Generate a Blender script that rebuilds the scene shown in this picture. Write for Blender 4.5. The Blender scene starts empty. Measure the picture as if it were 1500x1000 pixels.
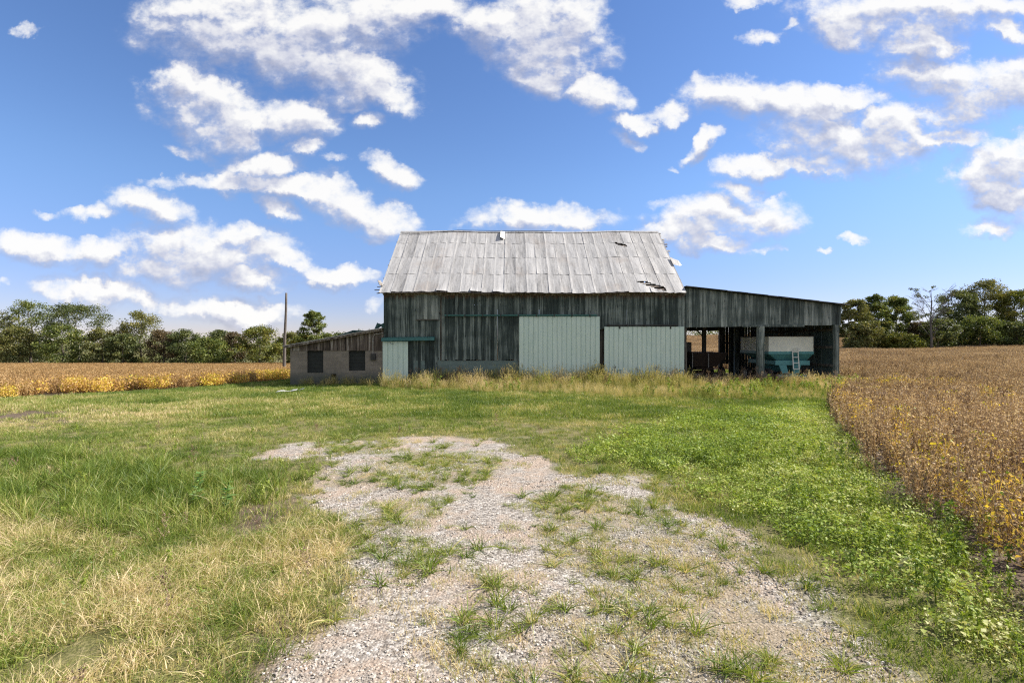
import bpy, math, random
import numpy as np
from mathutils import Vector, Matrix
R = math.radians
S = bpy.context.scene
COL = S.collection
rng = np.random.default_rng(7)
random.seed(7)
# ------------------------------------------------------------------ camera, sun, sky, exposure
CAMZ = 2.0
cam = bpy.data.objects.new('camera', bpy.data.cameras.new('camera'))
COL.objects.link(cam)
cam.location = (0, 0, CAMZ)
cam.rotation_euler = (R(90), 0, 0)
cam.data.lens = 18.0
cam.data.sensor_width = 36.0
cam.data.clip_end = 6000
cam.data.clip_start = 0.05
S.camera = cam
SUN_EL, SUN_AZ = R(41), R(10)          # azimuth measured from +X towards +Y
sd = Vector((math.cos(SUN_EL)*math.cos(SUN_AZ), math.cos(SUN_EL)*math.sin(SUN_AZ), math.sin(SUN_EL)))
sun = bpy.data.objects.new('sun', bpy.data.lights.new('sun', 'SUN'))
COL.objects.link(sun)
sun.data.energy = 4.8
sun.data.angle = R(0.5)
sun.data.color = (1.0, 0.93, 0.83)
sun.rotation_euler = sd.to_track_quat('Z', 'Y').to_euler()
sun.location = (30, 10, 40)
S.view_settings.view_transform = 'Standard'
S.view_settings.look = 'None'
S.view_settings.exposure = 1.15
S.view_settings.gamma = 1.0
S.render.engine = 'CYCLES'
S.cycles.max_bounces = 6
S.cycles.diffuse_bounces = 3
S.cycles.glossy_bounces = 2
S.cycles.transparent_max_bounces = 4
S.cycles.use_denoising = False
S.cycles.filter_width = 1.2
S.cycles.sample_clamp_indirect = 4.0

class NT:
    """short hand for node trees"""
    def __init__(s, tree): s.t = tree
    def n(s, typ, **kw):
        nd = s.t.nodes.new(typ)
        ins = kw.pop('ins', {})
        for k, v in kw.items(): setattr(nd, k, v)
        for k, v in ins.items(): s.set(nd.inputs[k], v)
        return nd
    def set(s, sock, v):
        if isinstance(v, bpy.types.NodeSocket): s.t.links.new(v, sock)
        elif isinstance(v, bpy.types.Node): s.t.links.new(v.outputs[0], sock)
        else: sock.default_value = v
    def math(s, op, a, b=0.0, c=0.0, clamp=False):
        nd = s.t.nodes.new('ShaderNodeMath'); nd.operation = op; nd.use_clamp = clamp
        for i, v in enumerate((a, b, c)): s.set(nd.inputs[i], v)
        return nd.outputs[0]
    def vmath(s, op, a, b=(0, 0, 0)):
        nd = s.t.nodes.new('ShaderNodeVectorMath'); nd.operation = op
        s.set(nd.inputs[0], a)
        if op == 'SCALE': s.set(nd.inputs[3], b)
        else: s.set(nd.inputs[1], b)
        return nd.outputs[0]
    def mapr(s, v, a, b, c=0.0, d=1.0, smooth=True):
        nd = s.t.nodes.new('ShaderNodeMapRange')
        nd.interpolation_type = 'SMOOTHSTEP' if smooth else 'LINEAR'
        for i, x in enumerate((v, a, b, c, d)): s.set(nd.inputs[i], x)
        return nd.outputs[0]
    def mix(s, f, a, b, mode='MIX'):
        nd = s.t.nodes.new('ShaderNodeMix'); nd.data_type = 'RGBA'; nd.blend_type = mode
        s.set(nd.inputs[0], f)
        s.set(nd.inputs[6], (*a, 1) if isinstance(a, tuple) and len(a) == 3 else a)
        s.set(nd.inputs[7], (*b, 1) if isinstance(b, tuple) and len(b) == 3 else b)
        return nd.outputs[2]
    def noise(s, vec, scale, detail=4, rough=0.55, dist=0.0, out=0):
        nd = s.t.nodes.new('ShaderNodeTexNoise')
        if vec is not None: s.set(nd.inputs['Vector'], vec)
        nd.inputs['Scale'].default_value = scale; nd.inputs['Detail'].default_value = detail
        nd.inputs['Roughness'].default_value = rough; nd.inputs['Distortion'].default_value = dist
        return nd.outputs[out]
    def ramp(s, f, stops):
        nd = s.t.nodes.new('ShaderNodeValToRGB')
        s.set(nd.inputs[0], f)
        e = nd.color_ramp.elements
        while len(e) < len(stops): e.new(0.5)
        for el, (p, c) in zip(e, stops):
            el.position = p; el.color = (*c, 1) if len(c) == 3 else c
        return nd.outputs[0]

# ---- world: Nishita sky with a field of cumulus clouds laid out by direction
W = bpy.data.worlds.new('World'); S.world = W; W.use_nodes = True
W.node_tree.nodes.clear()
BLOBS = [  # (u, v, ru, rv, tilt) : heading and height of each cloud lobe, in pixels of a 1500 wide frame
 (330,38,105,44,0),(440,58,105,50,0),(500,108,80,36,-12),(560,138,48,18,-20),(415,95,55,24,-10),(275,18,45,22,0),(620,18,70,22,0),(560,28,60,30,0),
 (300,152,72,36,-10),(262,128,36,28,0),(330,192,58,28,-10),(355,172,42,20,0),(280,222,40,10,-12),
 (440,170,48,26,-10),(452,214,22,16,0),(490,236,24,8,0),(540,176,26,12,15),(512,156,22,8,0),(575,246,36,17,-28),
 (385,238,56,18,5),(350,262,66,14,0),(430,272,70,16,-12),(500,294,60,24,-18),(558,322,46,24,-20),(240,268,32,9,0),(408,302,36,12,-30),
 (222,303,50,20,-12),(135,310,34,11,0),(72,312,18,7,0),
 (58,366,62,19,-5),(150,374,60,20,0),(300,368,108,34,0),(350,342,40,18,0),(258,398,66,22,0),(420,380,50,14,-15),(486,403,46,14,-8),(370,404,52,18,0),
 (140,430,66,18,-5),(205,446,34,11,0),(340,455,78,17,-5),(300,440,44,10,0),(365,470,36,12,0),(545,440,20,10,0),(4,416,15,7,0),(45,41,24,8,5),
 (720,34,55,26,-10),(800,62,78,52,-10),(872,130,42,20,-20),(790,112,42,26,0),(845,30,40,34,0),
 (790,320,84,18,2),(560,352,30,10,0),
 (925,176,24,13,-10),(916,203,22,10,-30),(1034,212,30,12,40),(1018,230,24,8,10),
 (985,162,38,13,8),(1062,138,56,22,5),(1130,150,60,22,0),(1180,168,56,26,0),(1205,204,84,34,-8),(1285,222,56,30,0),(1115,246,50,17,0),(1200,246,60,16,0),(1300,190,60,30,0),(1240,148,56,18,0),
 (1378,112,78,30,-5),(1440,130,68,44,0),(1396,168,56,24,0),(1500,120,50,40,0),
 (1305,24,104,32,0),(1248,46,46,18,-15),(1400,14,100,22,0),(1470,42,40,16,-20),(1122,54,30,11,0),(1168,34,16,7,40),(1100,5,40,10,0),
 (1455,258,58,30,0),(1500,228,52,24,10),(1470,290,48,17,0),(1450,332,40,13,8),(1530,290,60,40,0),
 (1060,322,88,27,3),(1040,356,60,17,0),(1130,296,28,10,10),(960,304,22,9,0),(1085,277,36,11,-10),(1000,340,66,18,5),(1125,358,30,8,10),
 (1250,346,18,8,0),(1210,366,9,5,0),(985,245,12,6,0),(1340,60,60,20,0),(1380,205,60,16,0),
]
def cloud_lobes(k, p):
    """1 at the heart of a cloud lobe, 0 at its rim; three lobes per vector node"""
    best = None
    sx = k.n('ShaderNodeSeparateXYZ', ins={0: p})
    for tilt in sorted({b[4] for b in BLOBS}):
        ct, st = math.cos(R(tilt)), math.sin(R(tilt))
        if tilt == 0: px, py = sx.outputs[0], sx.outputs[1]
        else:
            px = k.math('MULTIPLY_ADD', sx.outputs[0], ct, k.math('MULTIPLY', sx.outputs[1], st))
            py = k.math('MULTIPLY_ADD', sx.outputs[1], ct, k.math('MULTIPLY', sx.outputs[0], -st))
        bl = [b for b in BLOBS if b[4] == tilt]
        while len(bl) % 3: bl.append(bl[-1])
        for i in range(0, len(bl), 3):
            cx, cy, ix, iy, bi = [], [], [], [], []
            for (u, v, ru, rv, t) in bl[i:i+3]:
                a, b = (u-750)/750, (500-v)/750
                rx, ry = ru*1.68/750, rv*1.72/750; bi.append(0.30 if rv < 10.5 else 0.12 if rv < 14 else 0.0)
                ix.append(1/rx); iy.append(1/ry)
                cx.append(-(a*ct+b*st)/rx); cy.append(-(b*ct-a*st)/ry)
            def lin(src, m, o):
                nd = k.n('ShaderNodeVectorMath', operation='MULTIPLY_ADD', ins={0: src, 1: m, 2: o}); return nd.outputs[0]
            X = lin(px, ix, cx); Y = lin(py, iy, cy)
            q = k.n('ShaderNodeVectorMath', operation='MULTIPLY_ADD', ins={0: Y, 1: Y, 2: lin(X, X, bi)}).outputs[0]
            best = q if best is None else k.vmath('MINIMUM', best, q)
    s3 = k.n('ShaderNodeSeparateXYZ', ins={0: best})
    m = k.math('MINIMUM', k.math('MINIMUM', s3.outputs[0], s3.outputs[1]), s3.outputs[2])
    return k.math('SUBTRACT', 1.0, k.math('SQRT', m), clamp=True)
def build_world():
    k = NT(W.node_tree)
    out = k.n('ShaderNodeOutputWorld')
    sky = k.n('ShaderNodeTexSky', sky_type='NISHITA')
    sky.sun_disc = False
    sky.sun_elevation = SUN_EL
    sky.sun_rotation = R(90) - SUN_AZ
    sky.altitude = 100; sky.air_density = 1.0; sky.dust_density = 0.15; sky.ozone_density = 3.0
    tc = k.n('ShaderNodeTexCoord')
    sp = k.n('ShaderNodeSeparateXYZ', ins={0: tc.outputs['Generated']})
    low = k.mapr(sp.outputs[2], 0.0, 0.30, 1.0, 0.0)
    air = k.mix(low, (1, 1, 1), (0.62, 0.585, 0.78))
    hs = k.n('ShaderNodeHueSaturation', ins={'Hue': 0.509, 'Saturation': 1.14, 'Value': 0.80, 'Color': k.vmath('MULTIPLY', sky.outputs[0], air)})
    ay = k.math('MAXIMUM', k.math('ABSOLUTE', sp.outputs[1]), 0.02)
    a = k.math('DIVIDE', sp.outputs[0], ay); b = k.math('DIVIDE', sp.outputs[2], ay)
    cp = k.n('ShaderNodeCombineXYZ', ins={0: a, 1: b, 2: 0.0}).outputs[0]
    nz = k.noise(cp, 9.0, 5, 0.62, out=1)
    pd = k.vmath('ADD', cp, k.vmath('SCALE', k.vmath('SUBTRACT', nz, (0.5, 0.5, 0.5)), 0.095))
    l0 = cloud_lobes(k, pd)
    back = k.mapr(sp.outputs[1], 0.0, -0.15, 0.0, 0.42)      # broken cloud added behind the camera, out of view, to whiten the ambient light
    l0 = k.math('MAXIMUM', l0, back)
    l1 = cloud_lobes(k, k.vmath('ADD', pd, (0.012, 0.030, 0)))
    st = k.vmath('MULTIPLY', cp, (1, 1.3, 1))
    f1 = k.noise(st, 9.0, 6, 0.62)
    f1b = k.noise(k.vmath('ADD', st, (0.008, 0.022, 0)), 9.0, 4, 0.6)
    f2 = k.noise(st, 26.0, 4, 0.6)
    def dens(l, f):
        d = k.math('MULTIPLY_ADD', k.math('SUBTRACT', f, 0.5), 1.35, k.math('MINIMUM', l, 0.64))
        return k.math('MULTIPLY_ADD', k.math('SUBTRACT', f2, 0.5), 0.75, d)
    d0, d1 = dens(l0, f1), dens(l1, f1b)
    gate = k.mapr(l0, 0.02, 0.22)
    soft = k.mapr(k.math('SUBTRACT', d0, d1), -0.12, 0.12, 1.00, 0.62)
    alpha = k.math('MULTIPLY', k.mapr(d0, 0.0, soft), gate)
    lit = k.math('ADD', 0.60, k.math('MULTIPLY', k.math('SUBTRACT', d0, d1), 1.25), clamp=True)
    lit = k.math('SUBTRACT', lit, k.math('MULTIPLY', k.mapr(d0, 0.40, 0.95), 0.10), clamp=True)
    ccol = k.ramp(lit, [(0.26, (0.42, 0.44, 0.56)), (0.55, (0.63, 0.65, 0.76)), (0.88, (1.0, 0.99, 0.97))])
    ccol = k.vmath('SCALE', ccol, 4.6)
    up = k.mapr(sp.outputs[2], 0.0, 0.02)
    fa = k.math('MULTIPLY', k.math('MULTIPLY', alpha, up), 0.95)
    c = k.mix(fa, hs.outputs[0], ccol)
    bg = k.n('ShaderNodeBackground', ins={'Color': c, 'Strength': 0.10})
    k.set(out.inputs[0], bg.outputs[0])
    W.cycles.sampling_method = 'MANUAL'; W.cycles.sample_map_resolution = 256
build_world()

# ------------------------------------------------------------------ helpers
def _h(ix, iy, seed):
    n = (ix.astype(np.int64)*374761393 + iy.astype(np.int64)*668265263 + seed*974634777) & 0xffffffff
    n = ((n ^ (n >> 13))*1274126177) & 0xffffffff
    return ((n ^ (n >> 16)) & 0xffff)/65535.0
def vnoise(x, y, seed=0):
    x = np.asarray(x, float); y = np.asarray(y, float)
    ix, iy = np.floor(x), np.floor(y)
    fx, fy = x-ix, y-iy
    fx = fx*fx*(3-2*fx); fy = fy*fy*(3-2*fy)
    a, b, c, d = _h(ix, iy, seed), _h(ix+1, iy, seed), _h(ix, iy+1, seed), _h(ix+1, iy+1, seed)
    return (a*(1-fx)+b*fx)*(1-fy) + (c*(1-fx)+d*fx)*fy
def fbm(x, y, seed=0, o=4):
    s, a, t = 0, 0.5, 0
    for i in range(o):
        s = s + a*vnoise(np.asarray(x)*2**i, np.asarray(y)*2**i, seed+i*17); t += a; a *= 0.55
    return s/t
def sstep(a, b, x):
    t = np.clip((np.asarray(x, float)-a)/(b-a), 0, 1); return t*t*(3-2*t)
def px(u, v, d):                       # the point seen at pixel (u, v) of the 1500 wide frame, d metres ahead
    return ((u-750)/750*d, d, CAMZ + (500-v)/750*d)
def gpx(u, v):                         # the same on the flat yard
    d = CAMZ*750/(v-500); return ((u-750)/750*d, d)
def sdist(x, y, poly):
    """signed distance to a polygon, positive inside"""
    x = np.asarray(x, float); y = np.asarray(y, float)
    best = np.full(x.shape, 1e9); ins = np.zeros(x.shape, bool)
    P = np.array(poly, float)
    for (ax, ay), (bx, by) in zip(P, np.roll(P, -1, 0)):
        dx, dy = bx-ax, by-ay
        t = np.clip(((x-ax)*dx+(y-ay)*dy)/(dx*dx+dy*dy+1e-12), 0, 1)
        best = np.minimum(best, np.hypot(x-ax-t*dx, y-ay-t*dy))
        c = ((ay > y) != (by > y)) & (x < (bx-ax)*(y-ay)/((by-ay) if by != ay else 1e-9)+ax)
        ins ^= c
    return np.where(ins, best, -best)
def hgt(x, y):
    """height of the land"""
    x = np.asarray(x, float); y = np.asarray(y, float)
    h = -0.2*sstep(4, 26, y)
    wl = sstep(-6, -24, x)
    h = h - 0.0335*np.clip(y-20, 0, 140)*wl - 0.10*sstep(15, 20, y)*wl
    wr = sstep(4, 30, x)
    h = h + wr*(0.020*np.clip(y-110, 0, 250) + 0.028*np.clip(x-78, 0, 70)*sstep(50, 110, y))
    h = h + wr*0.25*sstep(34, 44, y)
    h = h + 0.05*(fbm(x*0.35, y*0.35, 3, 3)-0.5)*sstep(60, 20, np.hypot(x, y))
    h = h + 0.06*(fbm(x*1.3, y*1.3, 9, 2)-0.5)*sstep(25, 9, np.hypot(x, y))
    return h

WLOC = {}
def tag(o, label=None, cat=None, group=None, kind=None):
    if label: o['label'] = label
    if cat: o['category'] = cat
    if group: o['group'] = group
    if kind: o['kind'] = kind
    return o
def thing(name, loc, label, cat, group=None):
    o = bpy.data.objects.new(name, None); COL.objects.link(o)
    o.location = loc; o.empty_display_size = 0.3
    WLOC[o.name] = Vector(loc)
    return tag(o, label, cat, group)
class MB:
    """collects vertices and faces in world coordinates, then makes ONE mesh object"""
    def __init__(s): s.v, s.f, s.r = [], [], []; s.rv = 0.5
    def add(s, vs, fs, r=None):
        b = len(s.v); s.v += [tuple(v) for v in vs]
        s.r += [s.rv if r is None else r]*len(vs)
        s.f += [tuple(i+b for i in f) for f in fs]
    def box(s, x0, x1, y0, y1, z0, z1, r=None):
        s.add([(x0,y0,z0),(x1,y0,z0),(x1,y1,z0),(x0,y1,z0),(x0,y0,z1),(x1,y0,z1),(x1,y1,z1),(x0,y1,z1)],
              [(3,2,1,0),(4,5,6,7),(0,1,5,4),(1,2,6,5),(2,3,7,6),(3,0,4,7)], r)
    def hexa(s, pts, r=None):          # eight corners, the order of box()
        s.add(pts, [(3,2,1,0),(4,5,6,7),(0,1,5,4),(1,2,6,5),(2,3,7,6),(3,0,4,7)], r)
    def bar(s, a, b, w, t, r=None, up=(0,0,1)):   # a beam between two points
        a, b = Vector(a), Vector(b); d = (b-a).normalized(); u = Vector(up)
        if abs(d.dot(u)) > 0.95: u = Vector((0,1,0))
        n = d.cross(u).normalized()*w/2; m = n.cross(d).normalized()*t/2
        s.hexa([a-n-m, a+n-m, b+n-m, b-n-m, a-n+m, a+n+m, b+n+m, b-n+m], r)
    def tube(s, pts, rad, k=6, r=None, cap=True):
        pts = [Vector(p) for p in pts]; rings = []
        for i, p in enumerate(pts):
            d = (pts[min(i+1, len(pts)-1)]-pts[max(i-1, 0)]).normalized()
            u = Vector((1,0,0)) if abs(d.x) < 0.8 else Vector((0,1,0))
            n = d.cross(u).normalized(); m = d.cross(n)
            rr = rad[i] if isinstance(rad, (list, tuple)) else rad
            rings.append([p+(n*math.cos(2*math.pi*j/k)+m*math.sin(2*math.pi*j/k))*rr for j in range(k)])
        vs = [v for q in rings for v in q]; fs = []
        for i in range(len(pts)-1):
            for j in range(k):
                fs.append((i*k+j, i*k+(j+1) % k, (i+1)*k+(j+1) % k, (i+1)*k+j))
        if cap:
            fs.append(tuple(reversed(range(k)))); fs.append(tuple(range((len(pts)-1)*k, len(pts)*k)))
        s.add(vs, fs, r)
    def lathe(s, c, axis, prof, k=20, r=None):    # prof: (along axis, radius)
        c = Vector(c); ax = Vector(axis).normalized()
        u = Vector((0,0,1)) if abs(ax.z) < 0.9 else Vector((1,0,0))
        n = ax.cross(u).normalized(); m = ax.cross(n)
        vs = [c+ax*t+(n*math.cos(2*math.pi*j/k)+m*math.sin(2*math.pi*j/k))*rr for (t, rr) in prof for j in range(k)]
        fs = [(i*k+j, i*k+(j+1) % k, (i+1)*k+(j+1) % k, (i+1)*k+j) for i in range(len(prof)-1) for j in range(k)]
        s.add(vs, fs, r)
    def build(s, name, mat, parent=None, smooth=False, keep=False):
        V = np.array([tuple(v) for v in s.v], float)
        c = np.array([(V[:,0].min()+V[:,0].max())/2, (V[:,1].min()+V[:,1].max())/2, V[:,2].min()])
        me = bpy.data.meshes.new(name)
        me.from_pydata((V-c).tolist(), [], s.f)
        at = me.attributes.new('rnd', 'FLOAT', 'POINT'); at.data.foreach_set('value', np.array(s.r, np.float32))
        if smooth: me.polygons.foreach_set('use_smooth', [True]*len(me.polygons))
        me.materials.append(mat); me.update()
        o = bpy.data.objects.new(name, me); COL.objects.link(o)
        pw = WLOC[parent.name] if parent else Vector((0,0,0))
        o.location = Vector(c)-pw; o.parent = parent
        WLOC[o.name] = Vector(c)
        return o

def npmesh(name, V, F, mat, rnd=None, smooth=False):
    """mesh from arrays; F is (n,3) or (n,4), or a list of such"""
    me = bpy.data.meshes.new(name)
    Fs = F if isinstance(F, list) else [F]
    li = np.concatenate([f.ravel() for f in Fs]).astype(np.int32)
    ct = np.concatenate([np.full(len(f), f.shape[1]) for f in Fs]).astype(np.int32)
    me.vertices.add(len(V)); me.loops.add(len(li)); me.polygons.add(len(ct))
    me.vertices.foreach_set('co', np.asarray(V, np.float32).ravel())
    me.loops.foreach_set('vertex_index', li)
    me.polygons.foreach_set('loop_start', np.concatenate([[0], np.cumsum(ct)[:-1]]).astype(np.int32))
    me.polygons.foreach_set('loop_total', ct)
    if smooth: me.polygons.foreach_set('use_smooth', np.ones(len(ct), bool))
    me.update(calc_edges=True)
    if rnd is not None:
        at = me.attributes.new('rnd', 'FLOAT', 'POINT'); at.data.foreach_set('value', np.asarray(rnd, np.float32))
    if mat: me.materials.append(mat)
    return me

# ------------------------------------------------------------------ materials
def mat(name, fn, rough=0.8):
    m = bpy.data.materials.new(name); m.use_nodes = True
    nt = m.node_tree; nt.nodes.clear(); k = NT(nt)
    out = k.n('ShaderNodeOutputMaterial'); k.set(out.inputs[0], fn(k)); return m
def bsdf(k, col, rough=0.8, metal=0.0, spec=0.3, bump=None, bstr=0.3, bdist=0.01):
    nd = k.n('ShaderNodeBsdfPrincipled')
    k.set(nd.inputs['Base Color'], (*col, 1) if isinstance(col, tuple) and len(col) == 3 else col)
    k.set(nd.inputs['Roughness'], rough); k.set(nd.inputs['Metallic'], metal)
    nd.inputs['Specular IOR Level'].default_value = spec
    if bump is not None:
        b = k.n('ShaderNodeBump', ins={'Height': bump, 'Strength': bstr, 'Distance': bdist})
        k.set(nd.inputs['Normal'], b.outputs[0])
    return nd.outputs[0]
def attr(k, name, typ='GEOMETRY', out='Fac'):
    return k.n('ShaderNodeAttribute', attribute_type=typ, attribute_name=name).outputs[out]
def gpos(k): return k.n('ShaderNodeNewGeometry').outputs['Position']

def wood_fn(dark, mid, pale, rust=True, zrust=4.4):
    def fn(k):
        p = gpos(k); r = attr(k, 'rnd')
        off = k.n('ShaderNodeCombineXYZ', ins={0: k.math('MULTIPLY', r, 37.0), 1: 0.0, 2: k.math('MULTIPLY', r, 91.0)}).outputs[0]
        q = k.vmath('ADD', p, off)
        n1 = k.noise(k.vmath('MULTIPLY', q, (26, 26, 1.1)), 1.0, 6, 0.62)
        n2 = k.noise(k.vmath('MULTIPLY', q, (7, 7, 0.45)), 1.0, 4, 0.6, 0.4)
        n3 = k.noise(k.vmath('MULTIPLY', p, (0.5, 0.5, 0.9)), 1.0, 3, 0.6)
        v = k.math('ADD', k.math('MULTIPLY', n1, 0.50), k.math('MULTIPLY', n2, 0.50))
        v = k.math('ADD', v, k.math('MULTIPLY', k.math('SUBTRACT', r, 0.5), 0.20))
        v = k.math('ADD', v, k.math('MULTIPLY', k.math('SUBTRACT', n3, 0.5), 0.35))
        c = k.ramp(v, [(0.30, dark), (0.48, mid), (0.60, tuple(0.5*(a+b) for a, b in zip(mid, pale))), (0.76, pale)])
        kn = k.n('ShaderNodeTexVoronoi', feature='F1', ins={'Vector': k.vmath('MULTIPLY', q, (7, 7, 1.6)), 'Scale': 1.0})
        c = k.mix(k.mapr(kn.outputs['Distance'], 0.16, 0.05), c, (0.012, 0.012, 0.012))
        if rust:
            sp = k.n('ShaderNodeSeparateXYZ', ins={0: p})
            e = k.math('ADD', sp.outputs[2], k.math('MULTIPLY', k.noise(k.vmath('MULTIPLY', q, (9, 9, 2)), 1.0, 3), 0.55))
            c = k.mix(k.mapr(e, zrust-0.02, zrust+0.36, 0.0, 0.9), c, (0.13, 0.06, 0.033))
        return bsdf(k, c, 0.85, 0, 0.2, v, 0.55, 0.012)
    return fn
M = {}
M['wood'] = mat('weathered_wood', wood_fn((0.012,0.018,0.018), (0.046,0.062,0.059), (0.27,0.31,0.29)))
M['wood_pale'] = mat('weathered_wood_pale', wood_fn((0.020,0.027,0.026), (0.075,0.095,0.090), (0.34,0.375,0.35), False))
M['hatch'] = mat('weathered_hatch_wood', wood_fn((0.04,0.05,0.047), (0.13,0.15,0.14), (0.40,0.43,0.40), False))
M['wood_old'] = mat('old_timber', wood_fn((0.02,0.02,0.018), (0.085,0.078,0.068), (0.26,0.25,0.22), False))
M['wood_brown'] = mat('bleached_brown_wood', wood_fn((0.03,0.024,0.02), (0.13,0.105,0.088), (0.55,0.53,0.49), False))
def door_fn(k):
    p = gpos(k); r = attr(k, 'rnd')
    sp = k.n('ShaderNodeSeparateXYZ', ins={0: p})
    n = k.noise(k.vmath('MULTIPLY', p, (1.5, 1.5, 0.8)), 1.0, 5, 0.6)
    st = k.noise(k.vmath('MULTIPLY', p, (14, 14, 0.7)), 1.0, 5, 0.65)
    sk = k.noise(p, 5.0, 5, 0.7)
    c = k.mix(n, (0.43,0.54,0.49), (0.55,0.635,0.585))
    c = k.mix(k.mapr(st, 0.50, 0.75, 0, 0.5), c, (0.28,0.37,0.34))
    c = k.mix(k.math('MULTIPLY', k.math('SUBTRACT', r, 0.5), 0.35, clamp=True), c, (0.33,0.47,0.43))
    dirt = k.mapr(k.math('ADD', sp.outputs[2], k.math('MULTIPLY', sk, 0.8)), 0.75, -0.1)
    c = k.mix(k.math('MULTIPLY', dirt, 0.55), c, (0.16,0.27,0.27))
    c = k.mix(k.mapr(k.noise(p, 3.1, 8, 0.75), 0.68, 0.74, 0, 0.55), c, (0.22,0.26,0.23))
    c = k.mix(k.mapr(k.noise(k.vmath('MULTIPLY', p, (3, 3, 1.2)), 4.0, 6, 0.7), 0.70, 0.75, 0, 0.5), c, (0.20,0.13,0.08))
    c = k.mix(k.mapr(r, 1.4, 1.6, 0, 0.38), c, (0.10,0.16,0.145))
    return bsdf(k, c, 0.45, 0.0, 0.35, n, 0.15, 0.02)
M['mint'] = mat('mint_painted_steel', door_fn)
def plain(name, col, rough=0.7, metal=0.0, var=0.35, scale=4.0, spec=0.3, bstr=0.2):
    def fn(k):
        p = gpos(k)
        n = k.noise(p, scale, 6, 0.65); n2 = k.noise(p, scale*7, 4, 0.6)
        v = k.math('ADD', k.math('MULTIPLY', n, 0.7), k.math('MULTIPLY', n2, 0.3))
        lo = tuple(c*(1-var) for c in col); hi = tuple(min(1, c*(1+var)) for c in col)
        c = k.ramp(v, [(0.3, lo), (0.7, hi)])
        return bsdf(k, c, rough, metal, spec, v, bstr, 0.01)
    M[name] = mat(name, fn); return M[name]
plain('teal_trim', (0.03,0.105,0.10), 0.55)
plain('teal_roof', (0.02,0.06,0.055), 0.5)
plain('dark_metal', (0.03,0.03,0.03), 0.6)
plain('rubber', (0.018,0.018,0.02), 0.85)
plain('teal_paint', (0.085,0.25,0.265), 0.45, 0, 0.25, 3.0)
plain('cream_paint', (0.66,0.68,0.61), 0.5, 0, 0.12, 2.0)
plain('white_metal', (0.62,0.62,0.58), 0.5, 0, 0.15)
plain('rim_paint', (0.42,0.42,0.38), 0.6)
plain('rust_dark', (0.045,0.03,0.022), 0.8)
plain('board_dark', (0.022,0.025,0.024), 0.85, 0, 0.45, 9.0)
plain('black_hole', (0.006,0.006,0.006), 0.95)
plain('grey_sheet', (0.27,0.26,0.235), 0.7, 0, 0.3, 3.0)
plain('pole_wood', (0.115,0.10,0.088), 0.85, 0, 0.4, 6.0)
plain('shed_metal', (0.055,0.085,0.085), 0.5, 0.2, 0.4, 2.0)
plain('cable', (0.015,0.015,0.015), 0.6)
plain('tin_scrap', (0.50,0.50,0.47), 0.55, 0.2, 0.25)
def roof_fn(k):
    p = gpos(k); r = attr(k, 'rnd')
    n1 = k.noise(k.vmath('MULTIPLY', p, (6, 0.6, 0.6)), 1.0, 6, 0.70)
    n2 = k.noise(k.vmath('MULTIPLY', p, (26, 1.6, 1.6)), 1.0, 5, 0.68)
    n3 = k.noise(p, 0.6, 4, 0.6); n4 = k.noise(p, 9.0, 6, 0.7)
    v = k.math('ADD', k.math('MULTIPLY', n1, 0.45), k.math('ADD', k.math('MULTIPLY', n2, 0.37), k.math('MULTIPLY', n4, 0.18)))
    v = k.math('ADD', v, k.math('MULTIPLY', k.math('SUBTRACT', r, 0.5), 0.13))
    c = k.ramp(v, [(0.30, (0.088,0.088,0.088)), (0.42, (0.255,0.251,0.246)), (0.56, (0.396,0.392,0.387)), (0.8, (0.493,0.488,0.484))])
    c = k.mix(k.mapr(k.math('ADD', n3, k.math('MULTIPLY', k.math('SUBTRACT', n2, 0.5), 0.6)), 0.54, 0.76, 0, 0.42), c, (0.25,0.205,0.17))
    c = k.mix(k.mapr(k.noise(p, 3.0, 8, 0.75), 0.66, 0.74, 0, 0.6), c, (0.09,0.085,0.08))
    return bsdf(k, c, 0.62, 0.15, 0.3, v, 0.25, 0.01)
M['roof_tin'] = mat('galvanised_tin', roof_fn)
def block_fn(base, dirt):
    def fn(k):
        p = gpos(k)
        sp = k.n('ShaderNodeSeparateXYZ', ins={0: p})
        q = k.n('ShaderNodeCombineXYZ', ins={0: k.math('ADD', sp.outputs[0], sp.outputs[1]), 1: sp.outputs[2], 2: 0.0}).outputs[0]
        br = k.n('ShaderNodeTexBrick', offset=0.5)
        k.set(br.inputs['Vector'], q)
        for nm, v in (('Scale', 1.0), ('Mortar Size', 0.006), ('Mortar Smooth', 0.3), ('Bias', 0.0), ('Brick Width', 0.40), ('Row Height', 0.20)): br.inputs[nm].default_value = v
        br.inputs['Color1'].default_value = (*base, 1); br.inputs['Color2'].default_value = (*[c*0.72 for c in base], 1)
        br.inputs['Mortar'].default_value = (*[c*0.62 for c in base], 1)
        n = k.noise(p, 1.2, 6, 0.65); n2 = k.noise(p, 14, 5, 0.65)
        c = k.mix(k.mapr(n2, 0.35, 0.7, 0.0, 0.5), br.outputs['Color'], tuple(c*1.25 for c in base))
        low = k.math('SUBTRACT', k.math('ADD', sp.outputs[2], k.math('MULTIPLY', n, 0.9)), 0.45)
        c = k.mix(k.mapr(low, 0.75, -0.1, 0, 0.85), c, dirt)
        c = k.mix(k.mapr(k.noise(p, 2.3, 7, 0.7), 0.58, 0.72, 0, 0.5), c, tuple(c*0.4 for c in base))
        return bsdf(k, c, 0.9, 0, 0.2, k.math('ADD', br.outputs['Fac'], k.math('MULTIPLY', n2, -0.5)), -0.4, 0.01)
    return fn
M['block'] = mat('concrete_block', block_fn((0.194,0.171,0.145), (0.048,0.063,0.059)))
M['block_teal'] = mat('painted_block', block_fn((0.125,0.165,0.155), (0.05,0.072,0.068)))

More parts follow.
